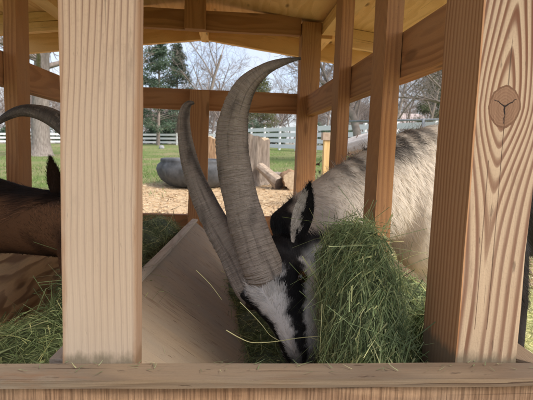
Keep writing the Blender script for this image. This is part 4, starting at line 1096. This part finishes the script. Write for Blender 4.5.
# far wood that closes the horizon
r = random.Random(77); V, F = [], []
for i in range(70):
    y_ = r.uniform(125, 190); x_ = y_*r.uniform(-1.0, 1.2); VV, FF = [], []
    grow(r, VV, FF, Vector((x_, y_, gz(x_, y_))), Vector((0,0,1)), r.uniform(7,10), .22, 0, 3, .75, (10,6,6), None, .14, .05)
    o_ = len(V); V += VV; F += [tuple(a+o_ for a in f) for f in FF]
tag(link_mesh('far_wood', arr_mesh('far_wood', np.array(V), np.array(F)), M_TWIG), 'far grey leafless wood closing the horizon', 'wood', kind='stuff')
# big trunk at the left
r = random.Random(12); V, F = [], []; b_ = gpt(41, 20.5)
root = empty('big_tree', b_, 'thick grey trunked tree standing in the grass at the left', 'tree')
P = [Vector((0,0,-.1)), Vector((0,0,.12)), Vector((.0,0,.5)), Vector((-.03,.05,1.6)), Vector((.03,.1,3.2)), Vector((.1,.1,5.0))]
tube3(V, F, P, [.62,.47,.37,.34,.31,.26], 14)
link_mesh('trunk', arr_mesh('trunk', np.array(V), np.array(F), smooth=True), M_TRUNK, root)
V, F = [], []
for i in range(9):
    a = i*2.4; z_ = 2.6+i*.33; grow(r, V, F, Vector((.03,.1,z_)), Vector((math.cos(a), math.sin(a), .45)), r.uniform(3.,4.2), .13, 1, 4, .75, (6,6,5,4), None, .05, .009)
link_mesh('limbs', arr_mesh('limbs', np.array(V), np.array(F)), M_TWIG, root)
# leaning tree by the pipe fence
r = random.Random(19); b_ = gpt(359, 16.0); root = empty('leaning_tree', b_, 'leaning bare tree with curved trunk just right of the third slat', 'tree')
P = [at(359,150,16), at(357,133,16), at(353,116,16.1), at(345,101,16.2), at(334,90,16.3), at(320,80,16.4)]; P[0].z = gz(P[0].x, 16)-.1; P = [q-b_ for q in P]
V, F = [], []; tube3(V, F, P, [.16,.135,.12,.10,.085,.06], 10); link_mesh('trunk', arr_mesh('trunk', np.array(V), np.array(F), smooth=True), M_TWIG, root)
V, F = [], []
for i in range(15):
    t = .25+.75*i/14; k = min(int(t*5), 4); q = P[k].lerp(P[k+1], t*5-k)
    grow(r, V, F, q, Vector((r.uniform(-.6,1.), r.uniform(-.5,.5), r.uniform(.3,1.))), r.uniform(1.6,3.0), .05, 1, 4, .8, (6,5,5,4), None, .06, .006)
link_mesh('limbs', arr_mesh('limbs', np.array(V), np.array(F)), M_TWIG, root)
r = random.Random(23); b_ = gpt(470, 15.0); root = empty('branching_tree', b_, 'bare tree hidden behind the knotty post, dark branches reaching left', 'tree')
V, F = [], []; tube3(V, F, [Vector((0,0,-.1)), Vector((.05,0,1.2)), Vector((0,0,2.4)), Vector((.05,0,3.8))], [.17,.14,.12,.07], 10)
link_mesh('trunk', arr_mesh('trunk', np.array(V), np.array(F), smooth=True), M_TWIG, root)
V, F = [], []
for i in range(12):
    a = math.pi*(.75+.5*r.random()) if i < 8 else r.uniform(0,6.28)
    grow(r, V, F, Vector((.03,0,1.3+i*.2)), Vector((math.cos(a), math.sin(a)*.6, r.uniform(.1,.5))), r.uniform(1.8,2.8), .05, 1, 4, .8, (6,5,5,4), None, .05, .006)
link_mesh('limbs', arr_mesh('limbs', np.array(V), np.array(F)), M_TWIG, root)

# evergreens
def leaf_cloud(r, C_, n, rad, size, cols, squash=.8):
    """small leaf-shaped triangles through many clumps centred on C_"""
    C_ = np.array(C_); k = r.integers(0, len(C_), n); P = C_[k]+unit(r.normal(size=(n,3)))*(rad*r.random((n,1))**.4)*np.array([1,1,squash])
    D = unit(r.normal(size=(n,3))+np.array([0,0,.25])); N2 = unit(r.normal(size=(n,3))); S = np.cross(D, N2); S = unit(S)
    L = r.uniform(size*.6, size*1.4, (n,1)); V = np.stack([P-S*L*.16, P+S*L*.16, P+D*L], 1).reshape(-1,3)
    F = np.arange(n*3).reshape(-1,3); tone = r.uniform(.6,1.35,(len(C_),1))[k]
    c = np.array(cols)[r.integers(0, len(cols), n)]*tone*r.uniform(.8,1.2,(n,1)); return V, F, np.repeat(c, 3, 0)
GREENS = [(.10,.15,.10),(.13,.18,.115),(.16,.21,.145),(.085,.12,.08)]
def pine(px, Y, h, rad, label, seed, n=10500, cols=GREENS, base=.12, name='pine_tree'):
    r = np.random.default_rng(seed); b_ = gpt(px, Y); root = empty(name, b_, label, 'tree')
    V, F = [], []; tube3(V, F, [Vector((0,0,-.1)), Vector((.05,0,h*.5)), Vector((0,0,h*.97))], [h*.018,h*.011,.03], 8)
    link_mesh('trunk', arr_mesh('trunk', np.array(V), np.array(F), smooth=True), M_TWIG, root)
    cl = []; V, F = [], []
    for i in range(90):
        t = base+(1-base)*r.random(); rr = rad*(1-t)**.62*(.75+.5*r.random()); a = r.uniform(0, 6.28)
        e = Vector((rr*math.cos(a), rr*math.sin(a), h*t+rr*.12)); tube3(V, F, [Vector((0,0,h*t-.1*rr)), e*.55+Vector((0,0,h*t*.45)), e], [.05,.035,.015], 3)
        for s in (.45,.7,.88,1.02): cl.append((e.x*s+r.normal(0,.12), e.y*s+r.normal(0,.12), h*t+rr*.12*s+r.normal(0,.10)))
    link_mesh('limbs', arr_mesh('limbs', np.array(V), np.array(F)), M_TWIG, root)
    V, F, c = leaf_cloud(r, cl, n, .50, .26, cols); link_mesh('crown', arr_mesh('crown', V, F, c), M_LEAF, root)
pine(158, 47, 10.6, 2.9, 'tall green pine left of the middle post, over the back rail', 41)
pine(176, 52, 10.2, 2.4, 'second slimmer pine just right of the tall one', 42, cols=[(.085,.11,.075),(.10,.13,.09),(.13,.14,.10)])
pine(257, 60, 9.0, 2.6, 'yellowish green tree peeking beside the big horn', 43, n=7000, cols=[(.14,.15,.06),(.11,.13,.05),(.18,.17,.08)])
pine(430, 52, 9.0, 2.6, 'soft green tree between the pied goat and knotty post', 44, n=8000, cols=[(.10,.12,.06),(.08,.10,.05),(.14,.15,.08)])
def shrub(px, Y, w_, h, label, seed, cols=GREENS, n=5000):
    r = np.random.default_rng(seed); b_ = gpt(px, Y); root = empty('evergreen_shrub', b_, label, 'shrub', 'dark shrubs beyond the fence'); cl = []; V, F = [], []
    for i in range(26):
        a = r.uniform(0,6.28); q = r.random()**.5; zt = h*(.15+.85*r.random())*(1-.55*q*q); cl.append((w_*q*math.cos(a), w_*q*.6*math.sin(a), zt))
        tube3(V, F, [Vector((0,0,0)), Vector(cl[-1])*.5+Vector((0,0,.1)), Vector(cl[-1])], [.05,.03,.01], 3)
    link_mesh('stems', arr_mesh('stems', np.array(V), np.array(F)), M_TWIG, root)
    V, F, c = leaf_cloud(r, cl, n, .55, .22, cols); link_mesh('crown', arr_mesh('crown', V, F, c), M_LEAF, root)
for i, (px, Y, w_, h, lab) in enumerate(((151,57,1.9,2.7,'dark evergreen shrub against the right edge of the pale post'),(165,56,2.0,2.9,'dark evergreen shrub beneath the tall pine'),(180,57,1.9,2.5,'dark evergreen shrub beneath the slimmer pine'),
    (240,55,1.8,2.8,'dark evergreen shrub showing right beside the big horn'),(254,56,1.5,2.6,'dark evergreen shrub in front of the yellowish green tree'),(273,58,1.8,1.7,'low dark shrub in the gap left of the back corner post'),
    (323,50,1.6,3.0,'dark evergreen shrub behind the capped wooden post'),(343,52,1.8,2.4,'dark shrub behind the leaning trunk'),(57,58,2.,2.4,'dark shrub right of the thick left trunk'),(20,58,2.,2.2,'dark shrub left of the thick left trunk'))):
    shrub(px, Y, w_, h, lab, 60+i)
# pale house among the trees at the right
b_ = gpt(405, 95); hs_ = empty('house', b_, 'pale house with a low pinkish gable roof among the right-hand trees', 'house')
M_WALLP = plain_mat('pale_siding', (.55,.53,.52), (.62,.60,.58), 2., .8, .1); M_ROOFP = plain_mat('pinkish_roof', (.42,.34,.32), (.52,.45,.42), 3., .9, .1)
q = MB(); q.box((0,0,1.6), (11,7,3.2)); q.build('wall', M_WALLP, hs_)
bm = bmesh.new(); pv = [(-6,-4,3.2),(6,-4,3.2),(6,4,3.2),(-6,4,3.2),(-3.2,0,6.2),(2.6,0,6.2)]; bv = [bm.verts.new(p_) for p_ in pv]
for f in ((0,1,5,4),(1,2,5),(2,3,4,5),(3,0,4),(3,2,1,0)): bm.faces.new([bv[i] for i in f])
me = bpy.data.meshes.new('roof'); bm.to_mesh(me); bm.free(); link_mesh('roof', me, M_ROOFP, hs_)
for x_ in (-3.4, 0, 3.2):
    q = MB(); q.box((x_,-3.53,1.7), (1.2,.10,1.3)); wf = q.build('window', M_VINYL, hs_)
    q = MB(); q.box((x_,-3.60,1.7), (1.0,.05,1.1)); q.build('pane', plain_mat('dark_glass', (.03,.04,.05), (.05,.06,.07), 2., .1, 0), wf)

# ------------------------------------------------------------------ crumbs of hay on the rail and the divider
def crumbs(name, label, n, pts, L, seed):
    r = np.random.default_rng(seed); P, Nn = pts(n, r); D = r.normal(size=(n,3)); D = unit(D-Nn*(D*Nn).sum(1, keepdims=True)+Nn*.08)
    Ls = r.uniform(L[0], L[1], n); c = HAYC[r.choice(len(HAYC), n, p=HAYP)]*r.uniform(.8,1.3,(n,1))
    V, F, cc = ribbons(P+Nn*.002, D, Nn, Ls, r.uniform(.0006,.0016,n), r.normal(size=(n,3))*(Ls*.08)[:,None]+Nn*.002, c, rows=3)
    return tag(link_mesh(name, arr_mesh(name, V, F, cc), M_HAY), label, 'hay', kind='stuff')
crumbs('hay_crumbs', 'few dry hay crumbs lying along the top of the front rail', 70, lambda n, r: (np.column_stack([r.uniform(-.3,.42,n), r.uniform(.572,.601,n), np.full(n, H-.2828)]), np.tile([[0,0,1.]], (n,1))), (.004,.018), 91)
def on_divider(n, r):
    a = r.random((n,1)); b = r.random((n,1))**.6; A = np.array(R0)*(1-a)+np.array(R1)*a; B = np.array((.312,.66,-.70))*(1-a)+np.array((.312,2.12,-.72))*a
    nr = np.cross(np.array(R1)-np.array(R0), np.array((.312,.66,-.70))-np.array(R0)); nr = nr/np.linalg.norm(nr); nr = nr if nr[2] > 0 else -nr
    return A*(1-b)+B*b+np.array([0,0,H]), np.tile(nr[None], (n,1))
crumbs('hay_crumbs', 'scattered hay crumbs on the grey sloping divider board', 260, on_divider, (.008,.05), 92)
